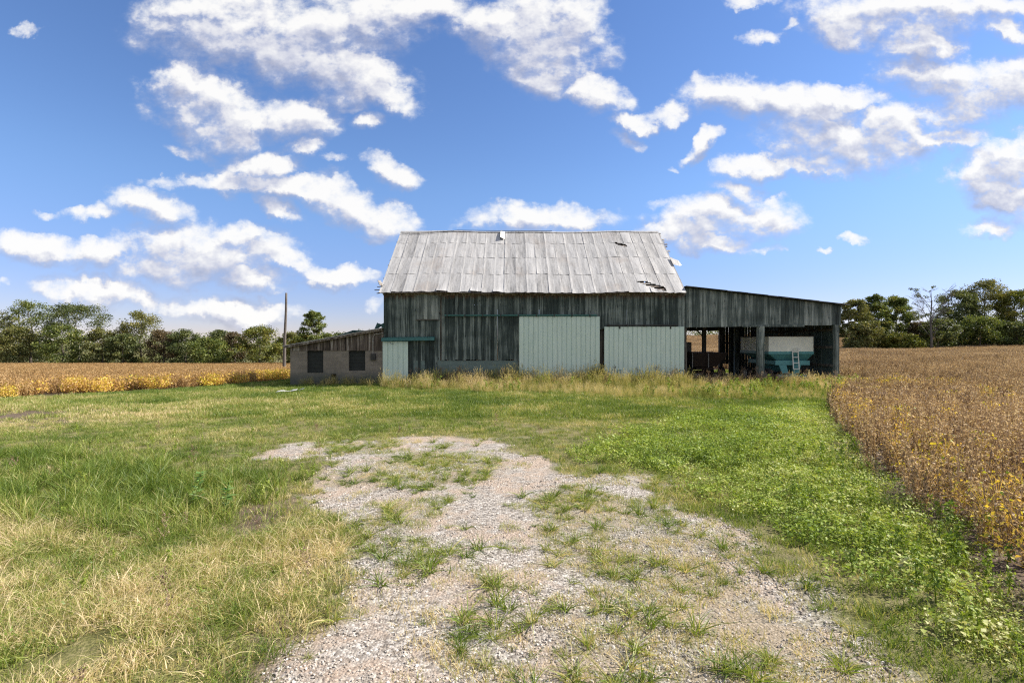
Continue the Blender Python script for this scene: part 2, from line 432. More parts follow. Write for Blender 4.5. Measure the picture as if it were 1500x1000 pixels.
def leaf_fn(stops, tint='INSTANCER', rough=0.5, trans=0.35, rw=0.55, tw=0.6):
    """leaf colour from a ramp read at rnd (each blade) and tint (each plant)"""
    def fn(k):
        r = attr(k, 'rnd'); v = k.math('MULTIPLY', k.math('SUBTRACT', r, 0.5), rw)
        if tint: v = k.math('ADD', v, k.math('ADD', attr(k, 'tint', tint), 0.0))
        else: v = k.math('ADD', v, 0.5)
        c = k.ramp(v, stops)
        d = k.n('ShaderNodeBsdfDiffuse', ins={'Color': c})
        t = k.n('ShaderNodeBsdfTranslucent', ins={'Color': k.vmath('MULTIPLY', c, (1.25, 1.2, 0.7))})
        g = k.n('ShaderNodeBsdfGlossy', ins={'Color': (1,1,1,1), 'Roughness': rough})
        m = k.n('ShaderNodeMixShader', ins={0: trans, 1: d.outputs[0], 2: t.outputs[0]})
        return k.n('ShaderNodeMixShader', ins={0: 0.022, 1: m.outputs[0], 2: g.outputs[0]}).outputs[0]
    return fn
GREEN = [(0.0, (0.067,0.117,0.016)), (0.3, (0.151,0.215,0.030)), (0.52, (0.278,0.302,0.072)), (0.72, (0.508,0.425,0.205)), (1.0, (0.703,0.570,0.384))]
M['grass'] = mat('grass_blades', leaf_fn(GREEN))
M['cover'] = mat('broad_leaves', leaf_fn([(0.0, (0.070,0.124,0.018)), (0.4, (0.183,0.266,0.029)), (0.7, (0.318,0.373,0.066)), (1.0, (0.471,0.463,0.224))], rough=0.55))
M['straw'] = mat('straw_stalks', leaf_fn([(0.0, (0.108,0.146,0.027)), (0.35, (0.281,0.270,0.081)), (0.65, (0.475,0.400,0.178)), (1.0, (0.594,0.497,0.324))]))
M['weed'] = mat('brown_weed', leaf_fn([(0.0, (0.07,0.09,0.03)), (0.4, (0.13,0.085,0.06)), (0.7, (0.24,0.16,0.11)), (1.0, (0.36,0.27,0.19))], trans=0.2))
M['soy'] = mat('soybean_pods', leaf_fn([(0.0, (0.122,0.080,0.051)), (0.35, (0.339,0.233,0.151)), (0.65, (0.572,0.429,0.292)), (1.0, (0.806,0.668,0.498))], trans=0.3, rw=0.85))
M['soy_leaf'] = mat('soybean_leaves', leaf_fn([(0.0, (0.10,0.16,0.02)), (0.25, (0.36,0.34,0.03)), (0.48, (0.66,0.49,0.05)), (0.70, (0.60,0.38,0.11)), (1.0, (0.46,0.28,0.14))], trans=0.35, rw=0.6))
M['soy_gold'] = mat('golden_soybean', leaf_fn([(0.0, (0.145,0.085,0.040)), (0.35, (0.36,0.225,0.098)), (0.65, (0.54,0.365,0.165)), (1.0, (0.70,0.53,0.29))], trans=0.3, rw=0.85))

# ------------------------------------------------------------------ the lie of the land
GRAVEL = [gpx(u, v) for u, v in [(300,1120),(370,1000),(450,930),(500,880),(455,840),(500,790),(440,760),(440,720),(455,690),(400,660),(395,645),(480,634),(600,630),(700,637),(770,640),
          (800,655),(830,690),(960,705),(1060,765),(1150,845),(1300,935),(1400,1010),(1500,1120)]]
TRACK = [gpx(u, v) for u, v in [(738,650),(752,632),(748,612),(775,605),(798,614),(802,650)]]
MEDIAN = [gpx(u, v) for u, v in [(800,740),(860,712),(960,735),(1050,800),(1100,870),(1240,1000),(1300,1100),(880,1100),(850,960),(900,860),(800,800)]]
PATCHES = [[gpx(u, v) for u, v in q] for q in (
    [(505,690),(560,668),(650,662),(740,672),(720,700),(620,712),(520,706)],
    [(520,760),(560,742),(660,750),(650,800),(560,820),(500,800)],
    [(490,650),(540,640),(600,642),(560,655),(510,660)])]
COVER = [gpx(u, v) for u, v in [(830,668),(900,640),(980,612),(1100,592),(1210,586),(1228,615),(1300,692),(1400,745),(1500,822),(1640,900),(1640,1100),(1470,985),(1330,905),(1180,815),(1080,745),(970,695)]]
TALL = [gpx(u, v) for u, v in [(-300,655),(0,655),(200,672),(300,690),(420,690),(450,715),(410,760),(250,790),(0,765),(-300,800)]]
DRYL = [gpx(u, v) for u, v in [(-500,770),(0,755),(230,775),(430,750),(520,830),(560,860),(480,900),(340,1010),(260,1150),(-500,1150)]]
STRAWY = [(-6.3,24.4),(-5.2,25.6),(17.2,25.7),(16.5,21.2),(10,18.6),(5.0,19.6),(3.2,20.6),(1.5,21.4),(-2.5,22.8)]
SOY_L = [(-150,19.2),(-26,19.3),(-19.9,19.8),(-18.1,23.6),(-15.6,27.6),(-14.0,32),(-12.6,40),(-11,60),(-10,118),(-150,128)]
SOY_R = [(2.9,1.0),(3.65,2.8),(4.55,4.9),(5.3,7.2),(6.6,9.6),(8.2,12.8),(10.8,17.2),(14.0,21.5),(17.6,24.4),(18.6,30),(18.0,38),(-2,40),(-9,60),(-10,420),(420,420),(420,-6),(1.4,-6)]
BARN_IN = [(-11.6,25.95),(8.8,25.95),(8.8,35.6),(-11.6,35.6)]
SHED_IN = [(8.8,26.2),(16.7,26.2),(16.7,35.6),(8.8,35.6)]
def wob(x, y, s, amp, seed): return amp*(fbm(x*s, y*s, seed, 4)-0.5)*2
def gravel_at(x, y):
    d = np.maximum(sdist(x, y, GRAVEL), sdist(x, y, TRACK)) + wob(x, y, 0.9, 0.75, 21) + wob(x, y, 3.2, 0.38, 33) - 0.55*sstep(7.5, 11.5, y) + wob(x*0.6, y, 2.2, 0.9, 35)*sstep(7, 10, y)
    return sstep(-0.16, 0.22, d)
def median_at(x, y):
    d = np.maximum(sdist(x, y, MEDIAN)+0.05, np.maximum.reduce([sdist(x, y, q) for q in PATCHES]))
    return sstep(-0.25, 0.25, d + wob(x, y, 1.6, 0.6, 41) + wob(x, y, 5, 0.25, 47))
def in_soy(x, y):
    return np.maximum(sdist(x, y, SOY_L), sdist(x, y, SOY_R))

def axis(lo, hi, a, b, step, grow):
    mid = list(np.arange(a, b+1e-6, step)); s = step; q = mid[-1]; r = []
    while q < hi: s *= grow; q += s; r.append(q)
    s = step; q = mid[0]; l = []
    while q > lo: s *= grow; q -= s; l.append(q)
    return np.array(l[::-1]+mid+r)
gx = axis(-1600, 1600, -16, 16, 0.11, 1.055); gy = axis(-80, 2200, 1.5, 27, 0.11, 1.055)
X, Y = np.meshgrid(gx, gy)
Z = hgt(X, Y)
nx, ny = len(gx), len(gy)
idx = np.arange(nx*ny).reshape(ny, nx)
F = np.stack([idx[:-1,:-1], idx[:-1,1:], idx[1:,1:], idx[1:,:-1]], -1).reshape(-1, 4)
def soil_at(x, y):
    s = in_soy(x, y)
    a = sstep(-0.55, -0.05, s + wob(x, y, 1.5, 0.35, 61))
    a = np.maximum(a, sstep(-0.1, 0.1, np.maximum(sdist(x, y, BARN_IN), sdist(x, y, SHED_IN))))
    # the bare trampled patch by the left field and the dug spot by the tall grass
    bl = sdist(x, y, [gpx(u, v) for u, v in [(-200,590),(120,592),(190,603),(60,622),(-200,622)]])
    a = np.maximum(a, 0.9*sstep(-0.6, 1.2, bl + wob(x, y, 0.8, 1.2, 63)))
    bs = sdist(x, y, [gpx(u, v) for u, v in [(345,770),(370,735),(430,725),(420,775),(370,785)]])
    a = np.maximum(a, sstep(-0.2, 0.15, bs + wob(x, y, 2.2, 0.3, 65)))
    be = sdist(x, y, [gpx(u, v) for u, v in [(340,1000),(390,920),(450,890),(440,950),(400,1020)]])
    return np.maximum(a, 0.8*sstep(-0.2, 0.15, be + wob(x, y, 2.2, 0.3, 67)))
def ground_fn(k):
    p = gpos(k)
    n1 = k.noise(p, 0.5, 5, 0.6); n2 = k.noise(p, 5.0, 6, 0.65); n3 = k.noise(p, 38.0, 4, 0.7)
    turf = k.ramp(k.math('ADD', k.math('MULTIPLY', n2, 0.6), k.math('MULTIPLY', n3, 0.4)), [(0.3, (0.05,0.052,0.018)), (0.5, (0.11,0.11,0.038)), (0.72, (0.26,0.215,0.12))])
    turf = k.mix(k.mapr(n1, 0.4, 0.65, 0.0, 0.35), turf, (0.20,0.16,0.09))
    soil = k.ramp(k.math('ADD', k.math('MULTIPLY', n2, 0.5), k.math('MULTIPLY', n3, 0.5)), [(0.3, (0.05,0.036,0.027)), (0.55, (0.125,0.092,0.068)), (0.75, (0.25,0.20,0.155))])
    vo = k.n('ShaderNodeTexVoronoi', feature='F1', ins={'Vector': p, 'Scale': 46.0})
    vo2 = k.n('ShaderNodeTexVoronoi', feature='F1', ins={'Vector': p, 'Scale': 95.0})
    st = k.ramp(k.n('ShaderNodeSeparateColor', ins={0: vo.outputs['Color']}).outputs[0], [(0.0, (0.099,0.087,0.076)), (0.35, (0.217,0.194,0.169)), (0.7, (0.336,0.306,0.267)), (1.0, (0.475,0.446,0.409))])
    fine = k.ramp(k.n('ShaderNodeSeparateColor', ins={0: vo2.outputs['Color']}).outputs[0], [(0.0, (0.196,0.151,0.117)), (0.6, (0.326,0.260,0.204)), (1.0, (0.436,0.365,0.299))])
    sandy = k.mapr(k.math('ADD', k.noise(p, 0.9, 5, 0.6), k.math('MULTIPLY', k.math('SUBTRACT', n2, 0.5), 0.5)), 0.44, 0.60)
    gcol = k.mix(sandy, st, fine)
    gcol = k.mix(k.mapr(k.noise(p, 1.7, 6, 0.7), 0.55, 0.72, 0, 0.55), gcol, (0.25,0.195,0.14))
    c = k.mix(attr(k, 'soil'), turf, soil)
    c = k.mix(attr(k, 'gravel'), c, gcol)
    hh = k.math('ADD', k.math('MULTIPLY', vo.outputs['Distance'], -0.6), k.math('MULTIPLY', n3, 0.8))
    return bsdf(k, c, 0.95, 0, 0.15, hh, 0.7, 0.02)
M['ground'] = mat('yard_ground', ground_fn)
me = npmesh('ground', np.stack([X, Y, Z], -1).reshape(-1, 3), F, M['ground'], smooth=True)
fx, fy = X.ravel(), Y.ravel()
ga = gravel_at(fx, fy)*(1-0.30*median_at(fx, fy)); so = soil_at(fx, fy)
for nm, val in (('gravel', ga), ('soil', so)):
    at = me.attributes.new(nm, 'FLOAT', 'POINT'); at.data.foreach_set('value', val.astype(np.float32))
ground = bpy.data.objects.new('ground', me); COL.objects.link(ground)
tag(ground, kind='structure')
# the gravel drive: a sheet of its own 6 mm above the yard, where the stone lies bare
cells = ga.reshape(ny, nx); cm = (cells[:-1,:-1]+cells[:-1,1:]+cells[1:,1:]+cells[1:,:-1])/4
yc = (Y[:-1,:-1] > 0.9) & (Y[:-1,:-1] < 14)
keep = ((cm > 0.5) & yc).ravel()
Fd = F[keep]; used = np.unique(Fd); remap = np.zeros(nx*ny, int); remap[used] = np.arange(len(used))
VV = np.stack([X, Y, Z+0.006], -1).reshape(-1, 3)[used]
cnt = np.bincount(remap[Fd].ravel(), minlength=len(used))
VV[cnt < 4, 2] -= 0.02                  # the rim dips under the turf
md = npmesh('gravel_drive', VV, remap[Fd], M['ground'], smooth=True)
for nm, val in (('gravel', ga[used]), ('soil', so[used])):
    at = md.attributes.new(nm, 'FLOAT', 'POINT'); at.data.foreach_set('value', val.astype(np.float32))
drive = bpy.data.objects.new('gravel_drive', md); COL.objects.link(drive)
tag(drive, kind='structure')

# ------------------------------------------------------------------ the barn
K = 26/750                              # metres per pixel in the plane of the barn's front
def bx(u): return (u-750)*K
def bz(v): return CAMZ+(500-v)*K
YF = 26.0; YB = 35.2; YR = 30.6
XL, XR = bx(562), bx(1003)
ZE, ZR = 4.46, 8.56
barn = thing('barn', (1.1, 30.6, -0.25), 'old weathered board barn with tin roof, mint sliding doors, block wing and open shed', 'barn')
def boards(mb, x0, x1, ztop, zbot, y, wid=(0.13,0.24), th=0.025, rag=0.03, gap=0.007, skip=0.0, axis='x', dense=None):
    """vertical boards along x (or along y when axis is y) between two edges"""
    t = x0
    while t < x1-0.02:
        w = min(rng.uniform(*wid), x1-t)
        if x1-t-w < 0.05: w = x1-t
        zb = (zbot(t+w/2) if callable(zbot) else zbot) + rng.uniform(-rag, rag)
        za, zc = (ztop(t) if callable(ztop) else ztop), (ztop(t+w) if callable(ztop) else ztop)
        yy = y + rng.uniform(-0.008, 0.008); g = gap*rng.uniform(0.3, 1.8); lean = rng.uniform(-0.006, 0.006)
        if rng.random() >= skip:
            a, b = t+g/2, t+w-g/2
            if axis == 'x': P = [(a,yy,zb),(b,yy,zb),(b,yy+th,zb),(a,yy+th,zb),(a+lean,yy,za),(b+lean,yy,zc),(b+lean,yy+th,zc),(a+lean,yy+th,za)]
            else: P = [(yy,a,zb),(yy,b,zb),(yy-th,b,zb),(yy-th,a,zb),(yy,a,za),(yy,b,zc),(yy-th,b,zc),(yy-th,a,za)]
            mb.hexa(P, rng.random())
        t += w
# front boarding: to the sill everywhere, with the recess between the two big doors left open
mb = MB()
boards(mb, XL, bx(644.5), ZE+0.02, bz(556), YF)
boards(mb, bx(647), bx(760.5), ZE+0.02, bz(527.5), YF)
boards(mb, bx(760.5), bx(877), ZE+0.02, -0.1, YF)
boards(mb, bx(877), bx(886), ZE+0.02, bz(482), YF)
boards(mb, bx(886), XR, ZE+0.02, -0.1, YF)
mb.build('front_boarding', M['wood'], barn)
mb = MB(); mb.box(bx(877), bx(886), YF+0.16, YF+0.2, -0.2, bz(482)+0.1, 0.1); mb.build('door_post', M['wood_old'], barn)
mb = MB(); mb.box(bx(600.5), bx(759.5), YF+0.004, YF+0.2, -0.45, bz(528.2)); mb.build('foundation_wall', M['block_teal'], barn)
mb = MB(); mb.box(bx(644.8), bx(646.7), YF+0.06, YF+0.12, -0.2, ZE); mb.build('corner_post', M['wood_old'], barn)
# the other walls
def gable(y): return ZE+0.05+(ZR-ZE-0.18)*(1-abs(y-YR)/(YR-YF)) if True else 0
for nm, xx in (('side_boarding', XL+0.026), ('side_boarding', XR-0.001)):
    mb = MB(); boards(mb, YF+0.03, YB-0.03, gable, -0.4, xx, axis='y'); mb.build(nm, M['wood'], barn)
mb = MB(); boards(mb, XL, XR, ZE, -0.4, YB-0.03); mb.build('rear_boarding', M['wood'], barn)
# timber frame
mb = MB()
for x in np.linspace(XL+0.2, XR-0.2, 5):
    for y in (YF+0.22, YR, YB-0.2):
        mb.box(x-0.09, x+0.09, y-0.09, y+0.09, -0.4, ZE-0.1 if y != YR else ZR-0.4, rng.random())
for y in (YF+0.22, YB-0.2): mb.box(XL+0.05, XR-0.05, y-0.1, y+0.1, ZE-0.28, ZE-0.08, rng.random())
mb.build('timber_frame', M['wood_old'], barn)

# roof: open boarding on rafters, then sheets of tin laid in four courses
SL = math.atan2(ZR-4.47, YR-25.62)
def rp(x, s, off=0.0, side=0):         # a point on the front (0) or rear (1) slope, s metres down from the ridge
    y = YR - s*math.cos(SL) if side == 0 else YR + s*math.cos(SL)
    z = ZR - s*math.sin(SL)
    n = (0, -math.sin(SL), math.cos(SL)) if side == 0 else (0, math.sin(SL), math.cos(SL))
    sag = -0.05*math.exp(-((x-2.0)/3.5)**2) + 0.02*math.sin(x*1.3)
    return (x, y+n[1]*off, z+n[2]*off+sag)
LEN = (YR-25.62)/math.cos(SL)
RX0, RX1 = -6.62, 8.70
roof = MB()
TORN = {(22, 0): 'hole'}
NCOL = 27
courses = [(0.0, 1.42), (1.36, 2.75), (2.69, 4.62), (4.5, LEN+0.02)]
courses = [(0.0, 1.45), (1.39, 3.05), (2.99, 4.75), (4.69, LEN+0.03)]
cols = np.linspace(RX0, RX1, NCOL+1)
def sheet(mb, x0, x1, s0, s1, lift0, lift1, side, cut=None, curl=0.0, slip=0.0, nxs=7, nss=7):
    r = 0.35*rng.random()+0.65*((math.sin(round(x0*1.76)*12.9898)*43758.5) % 1.0); vs = []; fs = []
    sk = rng.uniform(-0.02, 0.02)
    for j in range(nss+1):
        for i in range(nxs+1):
            a, b = i/nxs, j/nss
            x = x0+(x1-x0)*a + sk*b*0.6
            s = s0+(s1-s0)*b + slip + 0.012*math.sin(9*a+r*20)*(b > 0.95)
            o = lift0+(lift1-lift0)*b + 0.012*math.sin(a*2*math.pi*1.0+r*6)*b + (0.010 if i in (0, nxs) else 0) + curl*max(0, b-0.72)**1.5*(0.5+abs(a-r))
            vs.append(rp(x, s, o+rng.uniform(0, 0.003), side))
    for j in range(nss):
        for i in range(nxs):
            if cut and cut((x0+(x1-x0)*(i+0.5)/nxs), (s0+(s1-s0)*(j+0.5)/nss)): continue
            q = j*(nxs+1)+i; fs.append((q, q+1, q+nxs+2, q+nxs+1))
    mb.add(vs, fs, r)
def front_hole(x, s):
    # the little torn triangle high on the right and the big rip at the eave
    if 5.95 < x+0.25*(s-1.2) < 6.72 and abs(s-(1.62+0.55*(x-6.2))) < 0.14*(1.25-abs(x-6.35)*1.6): return True
    if 5.15 < x+0.0 < 7.75 and 5.45 < s:
        c = 4.95+ (x-5.9)*0.62
        if x > 6.05 and abs(s-(5.28+(x-6.2)*0.62)) < 0.22*min(1, max(0, (x-6.0)*1.4)): return True
    return False
for side in (0, 1):
    mb = MB()
    for j, (s0, s1) in enumerate(courses):
        n = NCOL
        off = 0.0
        for i in range(n):
            x0 = cols[i]-0.02+off*(0 < i); x1 = cols[i+1]+0.02+off*(i < n-1)
            if side == 0 and i == n-1 and j in (0, 1): x1 -= 0.0
            last = (j == 3)
            sheet(mb, x0, x1, s0, s1+(rng.uniform(-0.05, 0.05) if last else rng.uniform(-0.02, 0.02)), 0.018+0.004*(i % 2), 0.021+0.004*(i % 2)+0.0015*(j), side,
                  front_hole if side == 0 else None, curl=rng.choice([0, 0.05, 0.12, 0.35, 0.7], p=[.25,.3,.25,.12,.08]) if last else rng.choice([0, 0.02, 0.08], p=[.6,.3,.1]),
                  slip=rng.uniform(-0.012, 0.012), nxs=12 if i > 20 else 6, nss=16 if i > 20 else 7)
    mb.build('roof_sheets', M['roof_tin'], barn)
    mb = MB(); s = 0.12
    while s < LEN-0.02:
        r0, r1 = rng.uniform(-0.10, 0.08), rng.uniform(0.02, 0.24)
        w = 0.12
        ex = np.linspace(RX0-r0, RX1+r1*(1 if s < 3.6 else 0.1), 17); q = rng.random()
        for a, b in zip(ex[:-1], ex[1:]):
            mb.hexa([rp(a, s, -0.035, side), rp(b, s, -0.035, side), rp(b, s+w, -0.035, side), rp(a, s+w, -0.035, side),
                     rp(a, s, -0.012, side), rp(b, s, -0.012, side), rp(b, s+w, -0.012, side), rp(a, s+w, -0.012, side)], q)
        s += 0.26
    mb.build('roof_laths', M['wood_brown'], barn)
    mb = MB()
    for x in np.linspace(RX0+0.12, RX1-0.12, 22):
        mb.bar(rp(x, 0.05, -0.11, side), rp(x, LEN-0.12, -0.11, side), 0.07, 0.14, rng.random())
    mb.build('rafters', M['wood_old'], barn)
mb = MB()
pts = np.linspace(RX0, RX1, 30)
for a, b in zip(pts[:-1], pts[1:]):
    ra, rb = rp(a, 0, 0.055), rp(b+0.02, 0, 0.055)
    f0, f1 = rp(a, 0.13, 0.05), rp(b+0.02, 0.13, 0.05); g0, g1 = rp(a, 0.13, 0.05, 1), rp(b+0.02, 0.13, 0.05, 1)
    mb.add([f0, f1, rb, ra, g0, g1], [(0,1,2,3),(3,2,5,4)], rng.random())
mb.build('ridge_cap', M['roof_tin'], barn)
# a bent-up white sheet below the ridge, the torn flap at the right verge and the broken verge at the left
mb = MB(); x = (735-750)/750*30.0
a, b, c, d = rp(x-0.10, 0.05, 0.05), rp(x-0.10, 0.98, 0.06), rp(x+0.16, 0.05, 0.07), rp(x+0.16, 0.75, 0.07)
e, f = rp(x-0.08, 0.08, 0.13), rp(x-0.08, 0.97, 0.20)
mb.add([a, b, f, e], [(0,1,2,3)], 0.2)
mb.build('flap_upstand', M['teal_roof'], barn)
mb = MB(); q = [rp(x-0.075, 0.08, 0.13), rp(x+0.18, 0.07, 0.08), rp(x+0.18, 0.99, 0.08), rp(x-0.075, 0.97, 0.20)]
mb.add(q, [(0,1,2,3)], 0.9); mb.build('loose_roof_flap', M['white_metal'], barn)
mb = MB()
q = [rp(RX1-0.05, 3.15, 0.10), rp(RX1+0.38, 3.35, 0.02), rp(RX1+0.50, 3.75, -0.05), rp(RX1+0.30, 4.0, 0.05), rp(RX1-0.03, 3.9, 0.09)]
mb.add(q, [(0,1,2,3,4)], 0.15); mb.build('torn_roof_sheet', M['roof_tin'], barn)
mb = MB()
for q in range(4):
    s = LEN-0.75+q*0.22
    mb.bar(rp(RX0-rng.uniform(0.12, 0.34), s, 0.02-0.05*q), rp(RX0+0.1, s+0.05, -0.02), 0.12, 0.03, rng.random())
mb.bar(rp(RX0-0.22, LEN-1.0, 0.05), rp(RX0+0.02, LEN-0.45, 0.10), 0.16, 0.03, 0.8)
mb.build('broken_verge_boards', M['wood_brown'], barn)
mb = MB(); mb.box(XL-0.02, XR+0.02, YF-0.045, YF-0.012, ZE-0.12, ZE+0.05, 0.4); mb.build('eave_board', M['wood_brown'], barn)
# hatch, track rails, awning rail
mb = MB(); boards(mb, bx(610.5), bx(642.5), bz(431), bz(467.5), YF-0.045, wid=(0.15,0.22), rag=0.004); hatch = mb.build('loft_hatch', M['hatch'], barn)
mb = MB(); mb.box(bx(609.5), bx(643), YF-0.055, YF-0.012, bz(469), bz(467.6), 0.1); mb.build('sill_board', M['wood_old'], hatch)
def rail(u0, u1, v, h, nm, m, y=YF-0.16, brk=0.9):
    mb = MB(); x0, x1 = bx(u0), bx(u1); z = bz(v)
    mb.box(x0, x1, y, y+0.06, z, z+h); mb.box(x0, x1, y-0.025, y-0.002, z+h*0.25, z+h+0.004)
    o = mb.build(nm, m, barn)
    x = x0+0.1
    while x < x1:
        mb = MB(); mb.box(x, x+0.05, y-0.03, YF-0.012, z-0.03, z+h+0.03); x += brk
        mb.build('rail_bracket', M['dark_metal'], o)
rail(652, 874, 463.2, 0.075, 'door_rail', M['teal_trim'])
rail(888, 992, 477.3, 0.055, 'door_rail', M['dark_metal'])
mb = MB()
mb.hexa([(bx(560), YF-0.24, bz(499.5)), (bx(637), YF-0.24, bz(498.5)), (bx(637), YF-0.013, bz(498.5)), (bx(560), YF-0.013, bz(499.5)),
         (bx(560), YF-0.20, bz(495)), (bx(637), YF-0.20, bz(494.2)), (bx(637), YF-0.013, bz(493)), (bx(560), YF-0.013, bz(493.8))])
mb.build('door_track_cover', M['teal_trim'], barn)
def ribbed(name, u0, u1, vt, vb, y, tilt=0.0, seam=0.235, parent=barn):
    """a sheet-steel sliding door with pressed seams"""
    x0, x1, z1, z0 = bx(u0), bx(u1), bz(vt), bz(vb)
    n = max(3, round((x1-x0)/seam)); w = (x1-x0)/n; mb = MB(); prof = []
    for i in range(n):
        a = x0+i*w
        prof += [(a+0.0001, 0.0), (a+0.02, 0.0), (a+0.03, -0.014), (a+w-0.012, -0.014)]
    prof += [(x1, -0.014)]
    nzs = 8
    for i in range(len(prof)-1):
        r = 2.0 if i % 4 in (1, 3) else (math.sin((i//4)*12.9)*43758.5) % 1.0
        for j in range(nzs):
            za, zb = z0+(z1-z0)*j/nzs, z0+(z1-z0)*(j+1)/nzs
            def P(q, z):
                X = q[0]; dz = tilt*(X-x0)/(x1-x0)*(1-(z-z0)/(z1-z0))
                bow = 0.010*math.sin((X-x0)*1.7+z*1.9)
                return (X, y+q[1]+bow, z+dz)
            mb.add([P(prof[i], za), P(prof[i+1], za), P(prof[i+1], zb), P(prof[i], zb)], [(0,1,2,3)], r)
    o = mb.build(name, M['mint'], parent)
    mb = MB(); mb.box(x0+0.01, x1-0.01, y+0.018, y+0.055, z0+max(0, tilt)+0.02, z1-0.005); mb.build('door_back', M['wood_old'], o)
    return o
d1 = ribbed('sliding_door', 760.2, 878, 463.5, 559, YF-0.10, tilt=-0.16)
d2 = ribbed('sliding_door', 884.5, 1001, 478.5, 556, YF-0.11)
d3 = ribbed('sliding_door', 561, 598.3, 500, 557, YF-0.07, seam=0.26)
for u in (907, 981):
    mb = MB(); mb.box(bx(u)-0.035, bx(u)+0.035, YF-0.15, YF-0.124, bz(481.5), bz(476)); mb.build('roller_hanger', M['dark_metal'], d2)
for u in (906.5, 996.5):
    mb = MB(); x, z = bx(u), bz(545)
    mb.box(x-0.09, x+0.09, YF-0.136, YF-0.124, z+0.10, z+0.125); mb.box(x-0.09, x-0.07, YF-0.136, YF-0.124, z-0.2, z+0.10); mb.box(x+0.07, x+0.09, YF-0.136, YF-0.124, z-0.2, z+0.10)
    mb.build('pet_flap_frame', M['teal_trim'], d2)
mb = MB()
mb.tube([(bx(563), YF-0.1, bz(498)), (bx(569), YF-0.13, bz(490)), (bx(566), YF-0.1, bz(486)), (bx(560), YF-0.05, bz(489))], 0.012, 5)
mb.tube([(bx(572), YF-0.25, bz(499.5)), (bx(575), YF-0.26, bz(504)), (bx(579), YF-0.26, bz(503))], 0.010, 5)
mb.build('loose_wire', M['cable'], barn)
mb = MB(); w = [rp(RX0+0.02, 0.35, 0.08), rp(RX0+0.6, 0.42, 0.07), rp(RX0+1.6, 0.33, 0.07), rp(RX0+2.6, 0.18, 0.08), rp(RX0+3.4, 0.04, 0.10), rp(RX0+6, 0.0, 0.10), rp(RX0+9, 0.01, 0.10)]
mb.tube(w, 0.014, 5); mb.build('ridge_cable', M['cable'], barn)

# ---- the open shed on the right
shed_y0, shed_y1 = YF, 35.2
SX0, SX1 = XR+0.03, bx(1232)
def sh_top(x): return 4.75 + (3.83-4.75)*(x-bx(1005))/(bx(1238)-bx(1005))
def sh_bot(x): return bz(479.5)+(bz(475.8)-bz(479.5))*(x-SX0)/(SX1-SX0)
shed = thing('open_shed', ((SX0+SX1)/2, 30.6, -0.2), None, None); shed['label'] = 'open fronted lean-to shed on posts'
shed.location = Vector(shed.location)-WLOC[barn.name]; shed.parent = barn
mb = MB(); boards(mb, SX0, SX1, lambda x: sh_top(x)-0.02, sh_bot, YF, wid=(0.14,0.26), rag=0.012); mb.build('front_boarding', M['wood_pale'], shed)
mb = MB(); mb.box(bx(1087), bx(1178), YF-0.045, YF-0.012, bz(478.6), bz(475.6), 0.35); mb.build('trim_board', M['wood_pale'], shed)
mb = MB(); mb.hexa([(SX0, YF+0.05, sh_bot(SX0)+0.02), (SX1, YF+0.05, sh_bot(SX1)+0.02), (SX1, YF+0.22, sh_bot(SX1)+0.02), (SX0, YF+0.22, sh_bot(SX0)+0.02),
                    (SX0, YF+0.05, sh_bot(SX0)+0.28), (SX1, YF+0.05, sh_bot(SX1)+0.28), (SX1, YF+0.22, sh_bot(SX1)+0.28), (SX0, YF+0.22, sh_bot(SX0)+0.28)]); mb.build('header_beam', M['wood_old'], shed)
for (x, y, w, mm, top) in ((bx(1113.3), YF-0.02, 0.29, 'wood_pale', sh_bot(bx(1113))+0.0), (bx(1225), YF+0.02, 0.20, 'wood_pale', sh_bot(SX1)), (bx(1004.3)+0.02, YF+0.18, 0.15, 'wood_old', sh_bot(SX0)),
        (11.63, 31.0, 0.20, 'wood_old', 4.1), (12.6+0.1, 31.0, 0.2, 'wood_old', 4.0), (16.3, 31.0, 0.2, 'wood_old', 3.6), (14.25, 35.0, 0.22, 'wood_old', 3.7), (14.45, 33.0, 0.24, 'wood_pale', 3.7), (11.3, 35.0, 0.16, 'wood_old', 4.1)):
    if abs(x-12.7) < 0.01: continue
    mb = MB(); n = 6
    for i in range(n):
        za, zb = -0.35+(top+0.35)*i/n, -0.35+(top+0.35)*(i+1)/n
        j = lambda: 0.008*rng.uniform(-1, 1)
        mb.box(x-w/2+j(), x+w/2+j(), y-w/2+j(), y+w/2+j(), za, zb, 0.5)
    mb.build('post', M[mm], shed)
mb = MB(); mb.bar((11.05, 31.0, 2.85), (11.6, 31.0, 2.25), 0.06, 0.06, 0.3, up=(0,1,0)); mb.build('knee_brace', M['wood_old'], shed)
